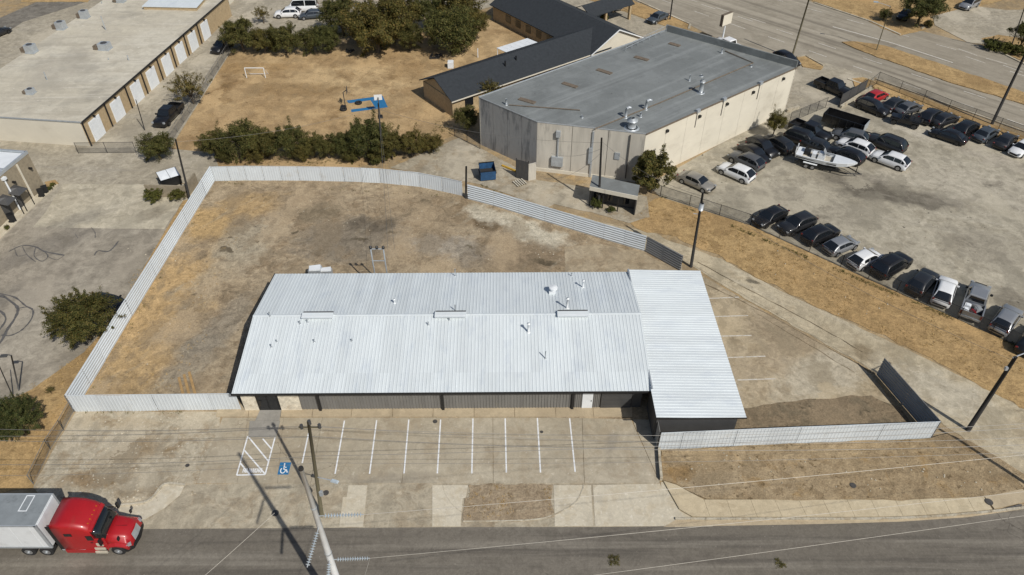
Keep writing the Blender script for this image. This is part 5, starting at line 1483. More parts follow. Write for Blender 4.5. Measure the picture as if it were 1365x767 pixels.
for s_ in (-1, 1):
    P_(TK, 'fender', m_tred, lambda b: loft(b, [[(x, s_ * (1.02 + .2 * q_), z) for q_, z in ((0, .7), (1, .75 if 0 else .62 + lift), (1, 1.12 + up_), (.2, 1.32 + up_), (0, 1.3 + up_))] for x, lift, up_ in ((-.75, .0, -.18), (-.5, .4, .0), (0, .5, .1), (.5, .4, .02), (.95, .1, -.1))]))
    P_(TK, 'headlight', m_hl, lambda b: b.box((.95, s_ * .95, 1.1), (.34, .3, .2), -s_ * .5))
    P_(TK, 'side_window', m_cglass, lambda b: b.box((-1.6, s_ * 1.215, 2.3), (.5, .04, .55)))
    P_(TK, 'sleeper_window', m_cglass, lambda b: b.box((-3.1, s_ * 1.245, 2.75), (.6, .03, .32)))
    P_(TK, 'mirror', m_black, lambda b: (b.box((-.62, s_ * 1.5, 2.25), (.14, .22, .6)), b.tube([(-.7, s_ * 1.1, 2.3), (-.62, s_ * 1.45, 2.3)], .03, 5)))
    P_(TK, 'hood_mirror', m_black, lambda b: (b.box((.55, s_ * 1.12, 2.05), (.1, .18, .3)), b.tube([(.45, s_ * .95, 1.75), (.55, s_ * 1.1, 2.0)], .025, 5)))
    P_(TK, 'step', m_broof, lambda b: (b.box((-1.25, s_ * 1.255, .95), (.85, .06, .24)), b.box((-1.3, s_ * 1.275, .52), (.95, .1, .22)), b.box((-1.1, s_ * 1.235, 1.45), (.5, .05, .34))))
    P_(TK, 'side_skirt', m_tred, lambda b: b.box((-2.9, s_ * 1.2, .58), (2.5, .1, .42)))
    P_(TK, 'cab_fairing', m_black, lambda b: b.box((-4.3, s_ * 1.2, 2.2), (.34, .06, 3.1)))
    P_(TK, 'door_handle', m_trim, lambda b: b.box((-1.6, s_ * 1.25, 1.75), (.2, .03, .06)))
    def wheel_big(x, y, rr, wd_, nm='wheel'):
        t = P_(TK, nm, m_tyre, lambda b: b.tube([(x, y - wd_ / 2, rr), (x, y - wd_ / 2 + .03, rr), (x, y + wd_ / 2 - .03, rr), (x, y + wd_ / 2, rr)], [rr * .9, rr, rr, rr * .9], 18), False)
        P_(t, 'rim', m_rim, lambda b: b.tube([(x, y - wd_ / 2 - .012, rr), (x, y + wd_ / 2 + .012, rr)], rr * .56, 14))
        P_(t, 'hub', m_galv, lambda b: b.tube([(x, y - wd_ / 2 - .07, rr), (x, y + wd_ / 2 + .07, rr)], rr * .2, 10))
    wheel_big(0, s_ * 1.07, .5, .3)
    for x in (-5.2, -6.5):
        wheel_big(x, s_ * 1.0, .5, .55)
P_(TK, 'grille', m_galv, lambda b: b.add([(1.2, -.5, .85), (1.2, .5, .85), (1.12, .46, 1.6), (1.12, -.46, 1.6), (1.24, 0, .85), (1.18, 0, 1.62)], [(0, 4, 5, 3), (4, 1, 2, 5)]))
P_(TK, 'bumper', m_trim, lambda b: loft(b, [[(x, y, z) for x, z in ((xx - .25, .38), (xx, .38), (xx + .03, .55), (xx, .8), (xx - .25, .8))] for y, xx in ((-1.18, .72), (-.9, 1.12), (0, 1.28), (.9, 1.12), (1.18, .72))]))
for y in (-.7, -.35, 0, .35, .7):
    P_(TK, 'marker_lamp', m_amber, lambda b: b.box((-1.5, y, 3.40), (.1, .05, .05)))
P_(TK, 'hood_seam', m_trim, lambda b: (b.box((.15, 0, 1.985), (1.2, .012, .012)),))
P_(TK, 'chassis', m_black, lambda b: (b.box((-4.6, .42, .85), (5.4, .12, .3)), b.box((-4.6, -.42, .85), (5.4, .12, .3)), b.box((-6.2, 0, 1.02), (1.4, 1.2, .14))))
P_(TK, 'fuel_tank', m_galv, lambda b: (b.tube([(-4.4, .95, .75), (-2.5, .95, .75)], .3, 12), b.tube([(-4.4, -.95, .75), (-2.5, -.95, .75)], .3, 12)))
for ch in TK.children:
    if ch.name.startswith('wheel'):
        continue
    for v in ch.data.vertices:
        v.co.x *= .9

# ================================================================== TREES AND SHRUBS
def leaf_mat(name, ramp):
    k = NT(name)
    g = k.n('ShaderNodeNewGeometry')
    cr = k.n('ShaderNodeValToRGB')
    el = cr.color_ramp.elements
    el[0].position, el[0].color = 0, ramp[0]
    el[1].position, el[1].color = 1, ramp[-1]
    for i, c in enumerate(ramp[1:-1]):
        e = el.new((i + 1) / (len(ramp) - 1)); e.color = c
    k.l(g.outputs['Random Per Island'], cr.inputs[0])
    n = k.noise(k.P(), .9, 4, .6)
    c = k.mix(1.0, cr.outputs[0], k.mixgrey(n.outputs[0], .35), 'MULTIPLY')
    oi = k.n('ShaderNodeObjectInfo')
    c = k.mix(1.0, c, k.mix(oi.outputs['Random'], (1.0, 1.12, 1.0, 1), (1.5, 1.32, 1.1, 1)), 'MULTIPLY')
    k.l(c, k.b.inputs['Base Color'])
    k.b.inputs['Roughness'].default_value = .7
    k.b.inputs['Specular IOR Level'].default_value = .25
    tr = k.n('ShaderNodeBsdfTranslucent'); k.l(c, tr.inputs[0])
    mx = k.n('ShaderNodeMixShader'); mx.inputs[0].default_value = .25
    out = [x for x in k.t.nodes if x.type == 'OUTPUT_MATERIAL'][0]
    k.l(k.b.outputs[0], mx.inputs[1]); k.l(tr.outputs[0], mx.inputs[2]); k.l(mx.outputs[0], out.inputs['Surface'])
    return k.m
m_oak = leaf_mat('olive_foliage', [(.045, .050, .016, 1), (.068, .070, .020, 1), (.10, .094, .028, 1), (.16, .125, .045, 1)])
m_dark = leaf_mat('dark_green_foliage', [(.034, .044, .014, 1), (.052, .060, .018, 1), (.078, .080, .023, 1), (.14, .11, .04, 1)])
m_lite = leaf_mat('thin_yellow_green_foliage', [(.06, .06, .02, 1), (.09, .085, .027, 1), (.13, .105, .035, 1), (.19, .14, .06, 1)])
m_bush = leaf_mat('hedge_foliage', [(.045, .058, .016, 1), (.065, .078, .02, 1), (.09, .096, .026, 1), (.12, .11, .034, 1)])
m_bark = plain('bark', S(96, 80, 64), .95, var=.3, scale=5, bump=.4)
def crown_mesh(seed, rx, rz, nclump, nleaf, size, mat, wisp=.25, name='crown', clump=1.0):
    """leaf faces gathered in clumps spread through an uneven ellipsoid; centre at 0, radius rx, half-height rz"""
    r = random.Random(seed)
    b = MB()
    def lobe(d):
        return 1 + .28 * noise.noise(Vector((d.x * 1.7 + seed, d.y * 1.7, d.z * 1.7))) + .14 * noise.noise(Vector((d.x * 4 + seed, d.y * 4, d.z * 4)))
    for _ in range(nclump):
        d = Vector((r.gauss(0, 1), r.gauss(0, 1), r.gauss(0.2, .8))).normalized()
        rad = (r.random() ** .45) * lobe(d) * .84
        c = Vector((d.x * rx * rad, d.y * rx * rad, d.z * rz * rad))
        cr = rx * r.uniform(.13, .27) * clump
        dirn = (d + Vector((0, 0, .5)) + Vector((r.gauss(0, .3), r.gauss(0, .3), r.gauss(0, .2)))).normalized()
        nl = int(nleaf * r.uniform(.6, 1.4))
        spray = r.random() < wisp
        for _ in range(nl):
            if spray:
                t = r.random() * 1.9
                p = c + dirn * cr * t + Vector((r.gauss(0, .25), r.gauss(0, .25), r.gauss(0, .2))) * cr * (1.2 - t * .35)
                nn = (dirn * .8 + Vector((r.gauss(0, .55), r.gauss(0, .55), r.gauss(0.45, .55)))).normalized()
            else:
                e = Vector((r.gauss(0, 1), r.gauss(0, 1), r.gauss(.35, .9))).normalized()
                p = c + Vector((e.x, e.y, e.z * .8)) * cr * (r.uniform(.55, 1.05) + .25 * noise.noise(c * 3 + e * 2.5))
                nn = (e + Vector((r.gauss(0, .45), r.gauss(0, .45), r.gauss(.1, .45)))).normalized()
            u = nn.cross(Vector((r.gauss(0, 1), r.gauss(0, 1), r.gauss(0, 1)))).normalized()
            v = nn.cross(u)
            s_ = size * r.uniform(.5, 1.5)
            u *= s_; v *= s_ * .55
            b.face([p - u, p - v * .9 + u * .1, p + u, p + v * .9 + u * .1])
    o = b.build(name, mat)
    me = o.data; bpy.data.objects.remove(o)
    return me
def trunk_mesh(seed, h, r0, spread, top):
    r = random.Random(seed)
    b = MB()
    bend = Vector((r.gauss(0, .12), r.gauss(0, .12), 0)) * h
    fork = Vector((bend.x * .5, bend.y * .5, h))
    b.tube([(0, 0, -.1), (0, 0, .15), (bend.x * .3, bend.y * .3, h * .5), fork], [r0 * 1.5, r0 * 1.1, r0 * .9, r0 * .8], 8)
    for i in range(7):
        a = i * 2 * math.pi / 7 + r.uniform(-.3, .3)
        e = Vector((math.cos(a) * spread * r.uniform(.5, .9), math.sin(a) * spread * r.uniform(.5, .9), h + (top - h) * r.uniform(.35, .95)))
        m = fork.lerp(e, .5) + Vector((0, 0, (top - h) * .12))
        b.tube([fork - Vector((0, 0, .1)), m, e], [r0 * .55, r0 * .35, r0 * .1], 6)
        for _ in range(2):
            e2 = m + Vector((r.gauss(0, .3), r.gauss(0, .3), r.uniform(.1, .4))) * spread
            b.tube([m, e2], [r0 * .28, r0 * .06], 5)
    o = b.build('trunk', m_bark, None, True)
    me = o.data; bpy.data.objects.remove(o)
    return me
# unit crowns (radius 1, half-height .8) and unit trunks
CR = {
    'mesquite': [crown_mesh(11, 1, .62, 240, 190, .0185, m_dark, .55, clump=.8), crown_mesh(12, 1, .62, 240, 190, .0185, m_dark, .55, clump=.8)],
    'oak': [crown_mesh(s_, 1, .8, 105, 240, .025, m_oak, .15) for s_ in (21, 22, 23, 24, 25)],
    'thin': [crown_mesh(31, 1, .9, 80, 90, .030, m_lite, .45)],
    'bush': [crown_mesh(s_, 1, .75, 60, 150, .042, m_bush, .05) for s_ in (41, 42)],
    'leafy': [crown_mesh(51, 1, 1.0, 90, 170, .046, m_oak, .05)],
}
TRUNK = [trunk_mesh(s_, .45, .06, .75, 1.5) for s_ in (1, 2, 3)]
for lst in CR.values():
    for me in lst: me.name = 'crown'
for me in TRUNK: me.name = 'trunk'
_tc = [0]
def tree(kind, px, py, wpx, zc, label, group=None, name='tree', cat='tree', squash=1.0, base=0.0):
    """crown centre seen at (px,py) at height zc; wpx = crown width in photo pixels"""
    c = G(px, py, zc)
    depth = c.y * _c - (zc - CAM_H) * _s
    rad = wpx / FPX * depth / 2 * {'mesquite': .93, 'oak': .9, 'leafy': .92, 'thin': .9, 'bush': .95}[kind]
    i = _tc[0]; _tc[0] += 1
    T = thing(name, label, cat, (c.x, c.y, base), rnd.uniform(0, 6.28), group)
    cr = link('crown', CR[kind][i % len(CR[kind])], T)
    cr.location = (0, 0, zc)
    cr.scale = (rad, rad * rnd.uniform(.9, 1.08), rad * squash)
    cr.rotation_euler = (0, 0, rnd.uniform(0, 6.28))
    tr = link('trunk', TRUNK[i % 3], T)
    k = max(.5, zc) / .95
    tr.scale = (rad, rad, k)
    return T
tree('mesquite', 106, 424, 104, 2.7, 'broad feathery dark tree at the edge of the left paved lot', squash=1.0)
tree('mesquite', 16, 558, 84, 2.2, 'feathery dark tree on dry grass beside the lamp post', squash=1.0)
hl = 'olive shrub tree in the hedge row behind the white back fence'
for x, y, wd_, z in ((284, 193, 44, 1.9), (318, 186, 58, 2.5), (352, 192, 46, 2.0), (384, 190, 52, 2.3), (402, 204, 30, 1.2), (416, 194, 36, 1.8), (436, 195, 38, 1.8), (457, 194, 38, 1.9), (486, 185, 62, 2.8), (520, 190, 44, 2.2), (548, 193, 40, 1.8), (574, 192, 34, 1.4), (300, 208, 30, 1.0), (340, 207, 32, 1.0), (468, 208, 30, 1.0), (505, 206, 34, 1.1)):
    hx = {284: 'olive shrub tree at the fence corner end of the hedge row', 486: 'tall olive shrub tree beside the thin dark pole in the hedge row', 520: 'olive shrub tree in the hedge row behind the white basketball backboard', 574: 'low olive shrub tree at the rear pad end of the hedge row'}.get(x, hl)
    tree('oak', x, y - 2, wd_ * 1.22, z * 1.1, hx, 'hedge row behind the white back fence', 'shrub_tree')
tree('oak', 207, 193, 58, 2.2, 'round dark olive tree beside the dumpster enclosure and alley gate')
tree('thin', 252, 117, 56, 2.6, 'thin yellow-green tree between warehouse drive and school yard')
tl_ = 'olive tree in the grove along the top of the school yard'
for x, y, wd_, z in ((320, 46, 56, 2.9), (350, 54, 40, 2.2), (378, 51, 50, 2.6), (410, 52, 44, 2.4), (436, 50, 46, 2.6), (455, 20, 62, 3.6), (500, 36, 92, 4.2), (530, 14, 74, 4.6), (545, 46, 46, 2.8), (604, 40, 82, 3.8), (610, 8, 70, 4.8), (634, 30, 40, 3.0), (572, 14, 50, 4.0)):
    gx = {320: 'olive tree at the drive end of the grove next to the black SUV', 410: 'olive tree of the grove in front of the white passenger van', 455: 'tall olive tree of the grove beside the slate car', 634: 'small olive tree of the grove beside the daycare wall', 604: 'broad olive tree of the grove above the dark scrap heap', 500: 'broadest olive tree of the grove facing the blue court', 350: 'low olive tree of the grove behind the soccer goal'}.get(x, tl_)
    tree('oak', x, y, wd_ * 1.14, z, gx, 'grove along the top of the school yard')
tree('thin', 349, 18, 26, 1.8, 'sparse little tree beside the parked white SUV')
tree('oak', 622, 156, 46, 2.2, 'dark shrub tree growing between daycare and concrete hall', name='shrub_tree')
tree('thin', 652, 119, 34, 2.8, 'yellow-green tree top showing over the edge of the hall roof')
tree('leafy', 872, 226, 66, 3.2, 'leafy tree shading the porch at the hall corner', squash=1.05)
tree('oak', 1035, 162, 36, 2.4, 'upright shrub tree growing against the cream hall wall', name='shrub_tree', squash=1.2)
tree('oak', 1232, 8, 68, 3.6, 'spreading tree on the verge across the highway', squash=.8)
tree('oak', 1180, 19, 22, 1.2, 'round shrub behind the street lamp across the highway', name='shrub', cat='shrub')
tree('oak', 1368, 42, 44, 3.2, 'tree at the drive corner across the highway', squash=.9)
for x in (1322, 1340, 1358):
    tree('bush', x, 60 + (x - 1322) * .2, 26, .8, 'dark clipped hedge bush on the far drive corner', 'clipped hedge at the far drive', 'hedge_bush', 'shrub')
tree('oak', 1238, 32, 16, .6, 'low shrub by the kerb at the foot of the spreading tree', name='shrub', cat='shrub')
tree('bush', 205, 259, 32, .75, 'wide rounded bush in front of the dumpster enclosure', name='bush', cat='shrub', squash=.8)
tree('bush', 237, 258, 30, .75, 'rounded bush between enclosure wall and left utility pole', name='bush', cat='shrub', squash=.8)
tree('bush', 795, 270, 20, .7, 'small dark bush at the foot of the porch pole', name='bush', cat='shrub')
tree('bush', 815, 279, 14, .5, 'tiny bush in front of the porch posts', name='bush', cat='shrub')
tree('bush', 806, 23, 14, 1.0, 'round bush beside the daycare canopy column', name='bush', cat='shrub')
tree('thin', 216, 335, 12, .8, 'scrubby weed sticking up against the ribbed fence', name='weed', cat='weed')
tree('thin', 66, 520, 14, .5, 'tuft of weeds at the lamp post foot', name='weed', cat='weed')
tree('bush', 490, 66, 10, .4, 'low bush at the edge of the grove', name='bush', cat='shrub') if False else None
tree('oak', 500, 214, 20, .6, 'small shrub under the thin pole in the hedge row', name='shrub', cat='shrub')
# tree below the frame whose shade falls on the street
T = thing('tree', 'street tree casting shade onto the road beside the trailer', 'tree', (-35.0, 19.6, 0))
cr = link('crown', CR['oak'][0], T); cr.location = (0, 0, 4.6); cr.scale = (2.6, 2.6, 2.2)
tr = link('trunk', TRUNK[0], T); tr.scale = (2.4, 2.4, 4.2)
# weeds and dry tufts
def tufts(name, label, polys, n, mat, size, seed, edge_bias=None):
    r = random.Random(seed)
    b = MB()
    for poly, cnt in polys:
        P = [G(*p) for p in poly]
        tris = tessellate_polygon([P])
        ar = [((P[t[1]] - P[t[0]]).cross(P[t[2]] - P[t[0]])).length for t in tris]
        for _ in range(cnt):
            t = r.choices(tris, ar)[0]
            u, v = r.random(), r.random()
            if u + v > 1: u, v = 1 - u, 1 - v
            p = P[t[0]] + (P[t[1]] - P[t[0]]) * u + (P[t[2]] - P[t[0]]) * v
            if noise.noise(Vector((p.x * .35, p.y * .35, seed))) < -.1: continue
            for _ in range(r.randint(4, 8)):
                a = r.uniform(0, 6.28); ln = size * r.uniform(.5, 1.6)
                o = p + Vector((r.gauss(0, .5), r.gauss(0, .5), 0)) * size
                d = Vector((math.cos(a) * .7, math.sin(a) * .7, r.uniform(.3, 1))) * ln
                w_ = Vector((-math.sin(a), math.cos(a), 0)) * size * .14
                z = Vector((0, 0, .04))
                b.face([o - w_ + z, o + w_ + z, o + d + z])
    return tag(b.build(name, mat), label, 'grass', kind='stuff')
m_tuft = leaf_mat('dry_tuft', [(.30, .21, .10, 1), (.36, .26, .13, 1), (.44, .33, .18, 1), (.24, .18, .08, 1)])
m_weed = leaf_mat('green_weed', [(.06, .07, .02, 1), (.10, .10, .03, 1), (.16, .13, .05, 1)])
tufts('dry_grass_tufts', 'dry golden grass tufts scattered over the verges', [
    ([(850, 282), (880, 264), (1000, 303), (1120, 358), (1365, 470), (1400, 540), (1310, 510), (1110, 415), (960, 340), (880, 310)], 1300),
    ([(250, 262), (280, 250), (104, 540), (60, 600), (0, 650), (0, 540), (110, 472)], 700), ([(890, 605), (1240, 590), (1340, 630), (1200, 664), (950, 662)], 900), ([(626, 648), (735, 648), (735, 688), (620, 692)], 120),
    ([(290, 80), (600, 60), (560, 180), (260, 180)], 700), ([(1130, 58), (1365, 126), (1365, 136), (1170, 76)], 260), ([(120, 520), (300, 300), (330, 300), (250, 520)], 300)], 0, m_tuft, .14, 5)
tufts('green_weeds', 'scattered green weeds along fences and cracks', [
    ([(880, 264), (884, 262), (1365, 463), (1365, 467)], 520), ([(1160, 112), (1365, 186), (1365, 195), (1165, 122)], 260), ([(640, 246), (728, 278), (800, 300), (790, 304), (640, 252)], 160), ([(290, 224), (500, 222), (600, 190), (606, 182), (590, 178), (300, 216)], 500),
    ([(1240, 590), (1180, 668), (900, 660), (930, 620)], 60), ([(560, 180), (600, 150), (630, 160), (600, 182)], 150), ([(290, 243), (610, 262), (610, 264), (290, 245)], 60), ([(120, 525), (284, 250), (288, 250), (124, 528)], 50), ([(104, 551), (316, 549), (316, 551), (104, 553)], 30), ([(880, 603), (1236, 588), (1236, 591), (880, 606)], 60)], 0, m_weed, .16, 9)

# debris: stones and litter in the yard and verges
b = MB(); r = random.Random(3)
for (x0, y0, x1, y1, n) in ((130, 500, 860, 260, 0), (110, 555, 280, 660, 90), (300, 260, 820, 350, 70), (890, 605, 1330, 660, 60), (700, 300, 740, 340, 30), (160, 330, 330, 520, 50), (1000, 240, 1340, 420, 40), (150, 662, 215, 676, 40)):
    for _ in range(n):
        p = G(r.uniform(x0, x1), r.uniform(y0, y1)); s_ = r.uniform(.03, .10)
        b.box((p.x, p.y, .17 if y1 > 650 and x0 > 880 else .05), (s_ * 2, s_ * 1.4, s_), r.uniform(0, 3), taper=.6)
tag(b.build('stone_debris', m_kerb), 'small stones and litter strewn over dirt and paving', 'stones', kind='stuff')

# ================================================================== POLES, WIRES, FENCES, FURNITURE
m_wood = plain('weathered_wood_pole', S(98, 88, 62), .9, var=.25, scale=2, stretch=(6, 6, .4), bump=.3)
m_woodd = plain('dark_wood_pole', S(46, 44, 42), .9, var=.25, scale=2, stretch=(6, 6, .4))
m_steel = plain('pale_steel_pole', S(226, 230, 232), .5, .05, var=.1, scale=1)
m_wire = plain('conductor', S(120, 116, 110), .5, .3, var=.1)
m_wirep = plain('bright_conductor', S(170, 162, 150), .45, .3, var=.1)
m_ins = plain('insulator', S(178, 190, 198), .25, var=.15)
def pole(label, base, top, zt, r0, r1, mat, name='utility_pole', cat='pole', bz=.02):
    p = G(*base); q = G(top[0], top[1], zt)
    T = thing(name, label, cat, (p.x, p.y, bz))
    b = MB(); b.tube([p - Vector((0, 0, .1)), q], [r0, r1], 10); b.build('shaft', mat, T, True)
    return T, p, q
def crossarm(T, q, dz, ang, ln, mat=None, ins=(-1, -.55, .55, 1)):
    d = Vector((math.cos(ang), math.sin(ang), 0))
    b = MB(); b.box((q.x, q.y, q.z - dz), (ln, .12, .14), ang); ca = b.build('crossarm', mat or m_wood, T)
    for t in ins:
        p = q + d * ln / 2 * t - Vector((0, 0, dz - .07))
        b = MB(); b.tube([p, p + Vector((0, 0, .22))], [.05, .04], 6); b.build('insulator', m_ins, ca)
def transformer(T, p, r=.25, h=.8):
    b = MB(); b.tube([p - Vector((0, 0, h / 2)), p + Vector((0, 0, h / 2 - .06)), p + Vector((0, 0, h / 2))], [r, r, r * .8], 12); t = b.build('transformer', m_galv, T, True)
    b = MB(); b.tube([p + Vector((.08, 0, h / 2)), p + Vector((.08, 0, h / 2 + .22))], .04, 6); b.build('bushing', m_rust, t)
def wire(label, pts, sag, rad, mat, group):
    b = MB()
    P = []
    for i, (a, c) in enumerate(zip(pts, pts[1:])):
        n = 16
        for k in range(n + (i == len(pts) - 2)):
            t = k / n
            p = a.lerp(c, t); p.z -= sag * 4 * t * (1 - t)
            P.append(p)
    b.tube(P, rad, 4, caps=False)
    return tag(b.build('power_line', mat), label, 'wire', group)
Tw, pb, pt = pole('leaning weathered wooden pole on the apron beside the accessible bay', (429, 688), (411, 562), 11.5, .155, .105, m_wood)
for i, (dx, dz) in enumerate(((-.55, .55), (.65, .5), (.05, .1))):
    b = MB(); b.tube([pt + Vector((dx, 0, -dz - .16)), pt + Vector((dx, 0, -dz + .18))], .12, 8); b.build('line_equipment', m_char, Tw)
b = MB(); b.box((pt.x, pt.y, pt.z - .6), (1.5, .1, .1)); b.build('crossarm', m_wood, Tw)
b = MB(); b.tube([pt.lerp(pb, .55), pt.lerp(pb, .55) + Vector((.5, -.2, .1)), pt.lerp(pb, .55) + Vector((1.3, -.4, .12))], .04, 6); la = b.build('lamp_arm', m_galv, Tw)
b = MB(); e = pt.lerp(pb, .55) + Vector((1.4, -.42, .1)); b.box((e.x, e.y, e.z), (.6, .26, .14), -.3, taper=.7); b.build('lamp_head', m_ins, la)
b = MB(); s0 = pt.lerp(pb, .72); b.box((s0.x + .22, s0.y - .1, s0.z), (.25, .2, .5)); b.build('junction_box', m_galv, Tw)
# steel transmission pole
sx, sy = -10.23, 20.93
Ts = thing('transmission_pole', 'tall pale steel pole with insulator strings standing by the road', 'pole', (sx, sy, .02))
b = MB(); b.tube([(sx, sy, 0), (sx, sy, 10), (sx, sy, 20)], [.3, .205, .105], 14); b.build('shaft', m_steel, Ts, True)
b = MB(); b.tube([(sx, sy, 19.95), (sx, sy, 20.1)], [.13, .12], 12); b.build('cap', m_woodd, Ts)
for k in range(4):
    b = MB(); b.tube([(sx, sy, 3 + k * 4.5), (sx, sy, 3.12 + k * 4.5)], .285 - k * .043, 14); b.build('collar', m_galv, Ts)
def string(z, vec, n=13):
    """horizontal insulator string"""
    a = Vector((sx, sy, z)); e = a + vec
    b = MB(); b.tube([a, e], .03, 6)
    o = b.build('insulator_string', m_galv, Ts)
    for k in range(n):
        p = a.lerp(e, .18 + .8 * k / n); d = vec.normalized()
        b = MB(); b.tube([p, p + d * .035, p + d * .07], [.05, .13, .05], 8); b.build('disc', m_ins, o)
    return e
e1 = string(15.8, Vector((2.45, .12, -.05)))
e2 = string(11.3, Vector((2.2, .12, -.05)))
e3 = string(14.9, Vector((-.3, -2.1, -.5)))
e4 = string(11.6, Vector((.2, -2.1, -.4)))
wire('bright conductor running from the upper insulator string over the verge', [e1, G(1500, 592, 15.0)], .3, .013, m_wirep, None)
wire('bright conductor running from the lower insulator string low over the street', [e2, G(1500, 640, 11.0)], .3, .013, m_wirep, None)
wire('bright conductor crossing the street at the picture bottom', [G(600, 792, 8.8), G(1500, 668, 9.2)], .2, .013, m_wirep, None)
wire('bright conductor crossing the street from the lower string end', [e2, e2 + Vector((-1.0, -6, -.5))], .1, .012, m_wirep, None)
wire('bright conductor slanting over the street on the truck side', [G(366, 684, 11), G(200, 830, 11)], .1, .012, m_wirep, None)
dkn = ('the short end of its crossarm', 'the long end of its crossarm', 'just under its crossarm', 'the height of its lamp arm', 'below its lamp arm')
for iw, (dx, dz, ex, ey, sag, r_) in enumerate(((-.6, .5, 1440, 560, 1.35, .016), (.6, .5, 1440, 580, 1.35, .016), (0, 1.6, 1440, 590, 1.2, .02), (0, 3.8, 1440, 566, .5, .02), (0, 4.6, 1440, 600, .6, .014))):
    a = pt + Vector((dx, 0, -dz))
    wire('dark parking-lot power line leaving the wooden pole at ' + dkn[iw], [a, G(ex, ey, 10.0 - dz * .5)], sag, r_, m_wire, 'power lines over the parking lot')
    k_ = {1.35: 0, 1.2: 10, .5: 44, .6: 60}[sag]
    wire('dark truck-side power line leaving the wooden pole at ' + dkn[iw], [a, G(-120, 574 + k_ + dx * 10, 10.0 - dz * .5)], .5, r_, m_wire, 'power lines over the truck side')
# shaft poles around the lots
T, p, q = pole('dark wooden pole with a round transformer beside the fence return', (921, 356), (937, 257), 9.4, .17, .11, m_woodd)
transformer(T, q + Vector((.1, -.1, -1.6))); qp1 = q
b = MB(); b.tube([q - Vector((0, 0, 2.6)), q + Vector((-.5, .1, -2.6))], .04, 5); b.build('bracket', m_galv, T)
T, p, q = pole('dark pole with street-lamp arm standing between lane and verge', (1290, 574), (1354, 476), 9.0, .2, .14, m_woodd)
b = MB(); b.tube([q + Vector((-.2, 0, -.1)), q + Vector((1.4, .5, .2))], .05, 6); la = b.build('lamp_arm', m_galv, T)
b = MB(); e = q + Vector((1.7, .6, .2)); b.box((e.x, e.y, e.z), (.7, .3, .14), .3, taper=.7); b.build('lamp_head', m_ins, la)
b = MB(); b.box((q.x - .25, q.y - .1, q.z - 1.2), (.2, .2, .3)); b.build('junction_box', m_galv, T); qp2 = q
T, p, q = pole('dark wooden pole in front of the hall porch', (798, 277), (802, 184), 9.0, .15, .1, m_woodd); qp3 = q
T, p, q = pole('short dark post at the joint of the two white fences', (621, 265), (621.5, 222), 4.3, .13, .11, m_woodd)
T, p, q = pole('thin dark pole rising out of the hedge row', (510, 216), (504, 138), 8.3, .11, .07, m_woodd); qp4 = q
T, p, q = pole('tall black pole at the highway fence beside the slate sedan', (1322, 166), (1387, 30), 14.0, .2, .14, m_woodd)
T, p, q = pole('brown wooden pole at the hall back corner by the highway', (1055, 78), (1080, -6), 10.0, .16, .11, m_wood)
T, p, q = pole('thin steel lamp pole standing in the highway median', (1168, 68), (1187, 9), 7.1, .09, .06, m_wood, 'street_lamp', 'lamp')
b = MB(); b.tube([q, q + Vector((-1.8, .8, .4))], .04, 5); la = b.build('lamp_arm', m_galv, T)
b = MB(); e = q + Vector((-2.1, .9, .4)); b.box((e.x, e.y, e.z), (.7, .28, .14), -.4); b.build('lamp_head', m_ins, la)
T, p, q = pole('dark pole at the verge beside the slate blue sedan', (893, 26), (898, -12), 5.5, .13, .1, m_woodd)
T, p, q = pole('thin sign post on the grass by the daycare parking lot', (841, 16), (844, -8), 3.2, .08, .06, m_wood)
T, p, q = pole('leaning dark pole on the far drive corner', (1346, 68), (1368, 4), 8.5, .1, .07, m_woodd)
T, p, q = pole('thin wooden pole at the left fence corner beside the bushes', (254, 270), (234, 186), 7.8, .13, .09, m_woodd); qp5 = q
T, p, q = pole('slim lamp pole beside the storage warehouse drive', (193, 174), (181, 133), 4.8, .07, .05, m_woodd)
T, p, q = pole('grey lamp post with drooping head on the left lot edge', (25, 521), (15, 474), 4.5, .07, .06, m_char, 'street_lamp', 'lamp')
b = MB(); b.tube([q, q + Vector((-.25, 0, .08)), q + Vector((-.5, -.05, .05))], .05, 6); la = b.build('lamp_arm', m_char, T)
b = MB(); e = q + Vector((-.62, -.05, .02)); b.box((e.x, e.y, e.z), (.6, .34, .12), .1, taper=.8); b.build('lamp_head', m_char, la)
T, p, q = pole('thin dark post behind the feathery tree', (18, 531), (-2, 486), 4.3, .05, .04, m_woodd)
sw = 'slack service cable strung between the poles behind the yard'
wire('second thin cable from the hedge row pole to the service masts', [qp4 - Vector((0, 0, .9)), G(526, 333, 5.7)], .5, .012, m_wire, 'service cables')
wire('slack cable dropping from the hedge row pole to the service masts', [qp4 - Vector((0, 0, .4)), Vector(tuple(G(517, 333, 5.7)))], .5, .014, m_wire, 'service cables')
wire('slack cable between the hedge row pole and the porch pole', [qp4 - Vector((0, 0, .8)), qp3 - Vector((0, 0, .6))], 1.1, .016, m_wire, 'service cables')
wire('slack cable between the porch pole and the transformer pole', [qp3 - Vector((0, 0, .4)), qp1 - Vector((0, 0, .4))], .9, .016, m_wire, 'service cables')
wire('slack cable between the transformer pole and the street-lamp pole', [qp1 - Vector((0, 0, .4)), qp2 - Vector((0, 0, .4))], 1.0, .016, m_wire, 'service cables')
wire('short cable from the porch pole to the upper conduit on the hall', [qp3 - Vector((0, 0, 1.4)), G(735, 205, 5.0)], .6, .014, m_wire, 'service cables')
wire('short cable from the porch pole to the low meter box on the hall', [qp3 - Vector((0, 0, 2.0)), G(725, 238, 2.0)], 1.1, .014, m_wire, 'service cables')
wire('slack cable between the left fence corner pole and the hedge row pole', [qp5 - Vector((0, 0, .3)), qp4 - Vector((0, 0, .5))], .8, .012, m_wire, 'service cables')
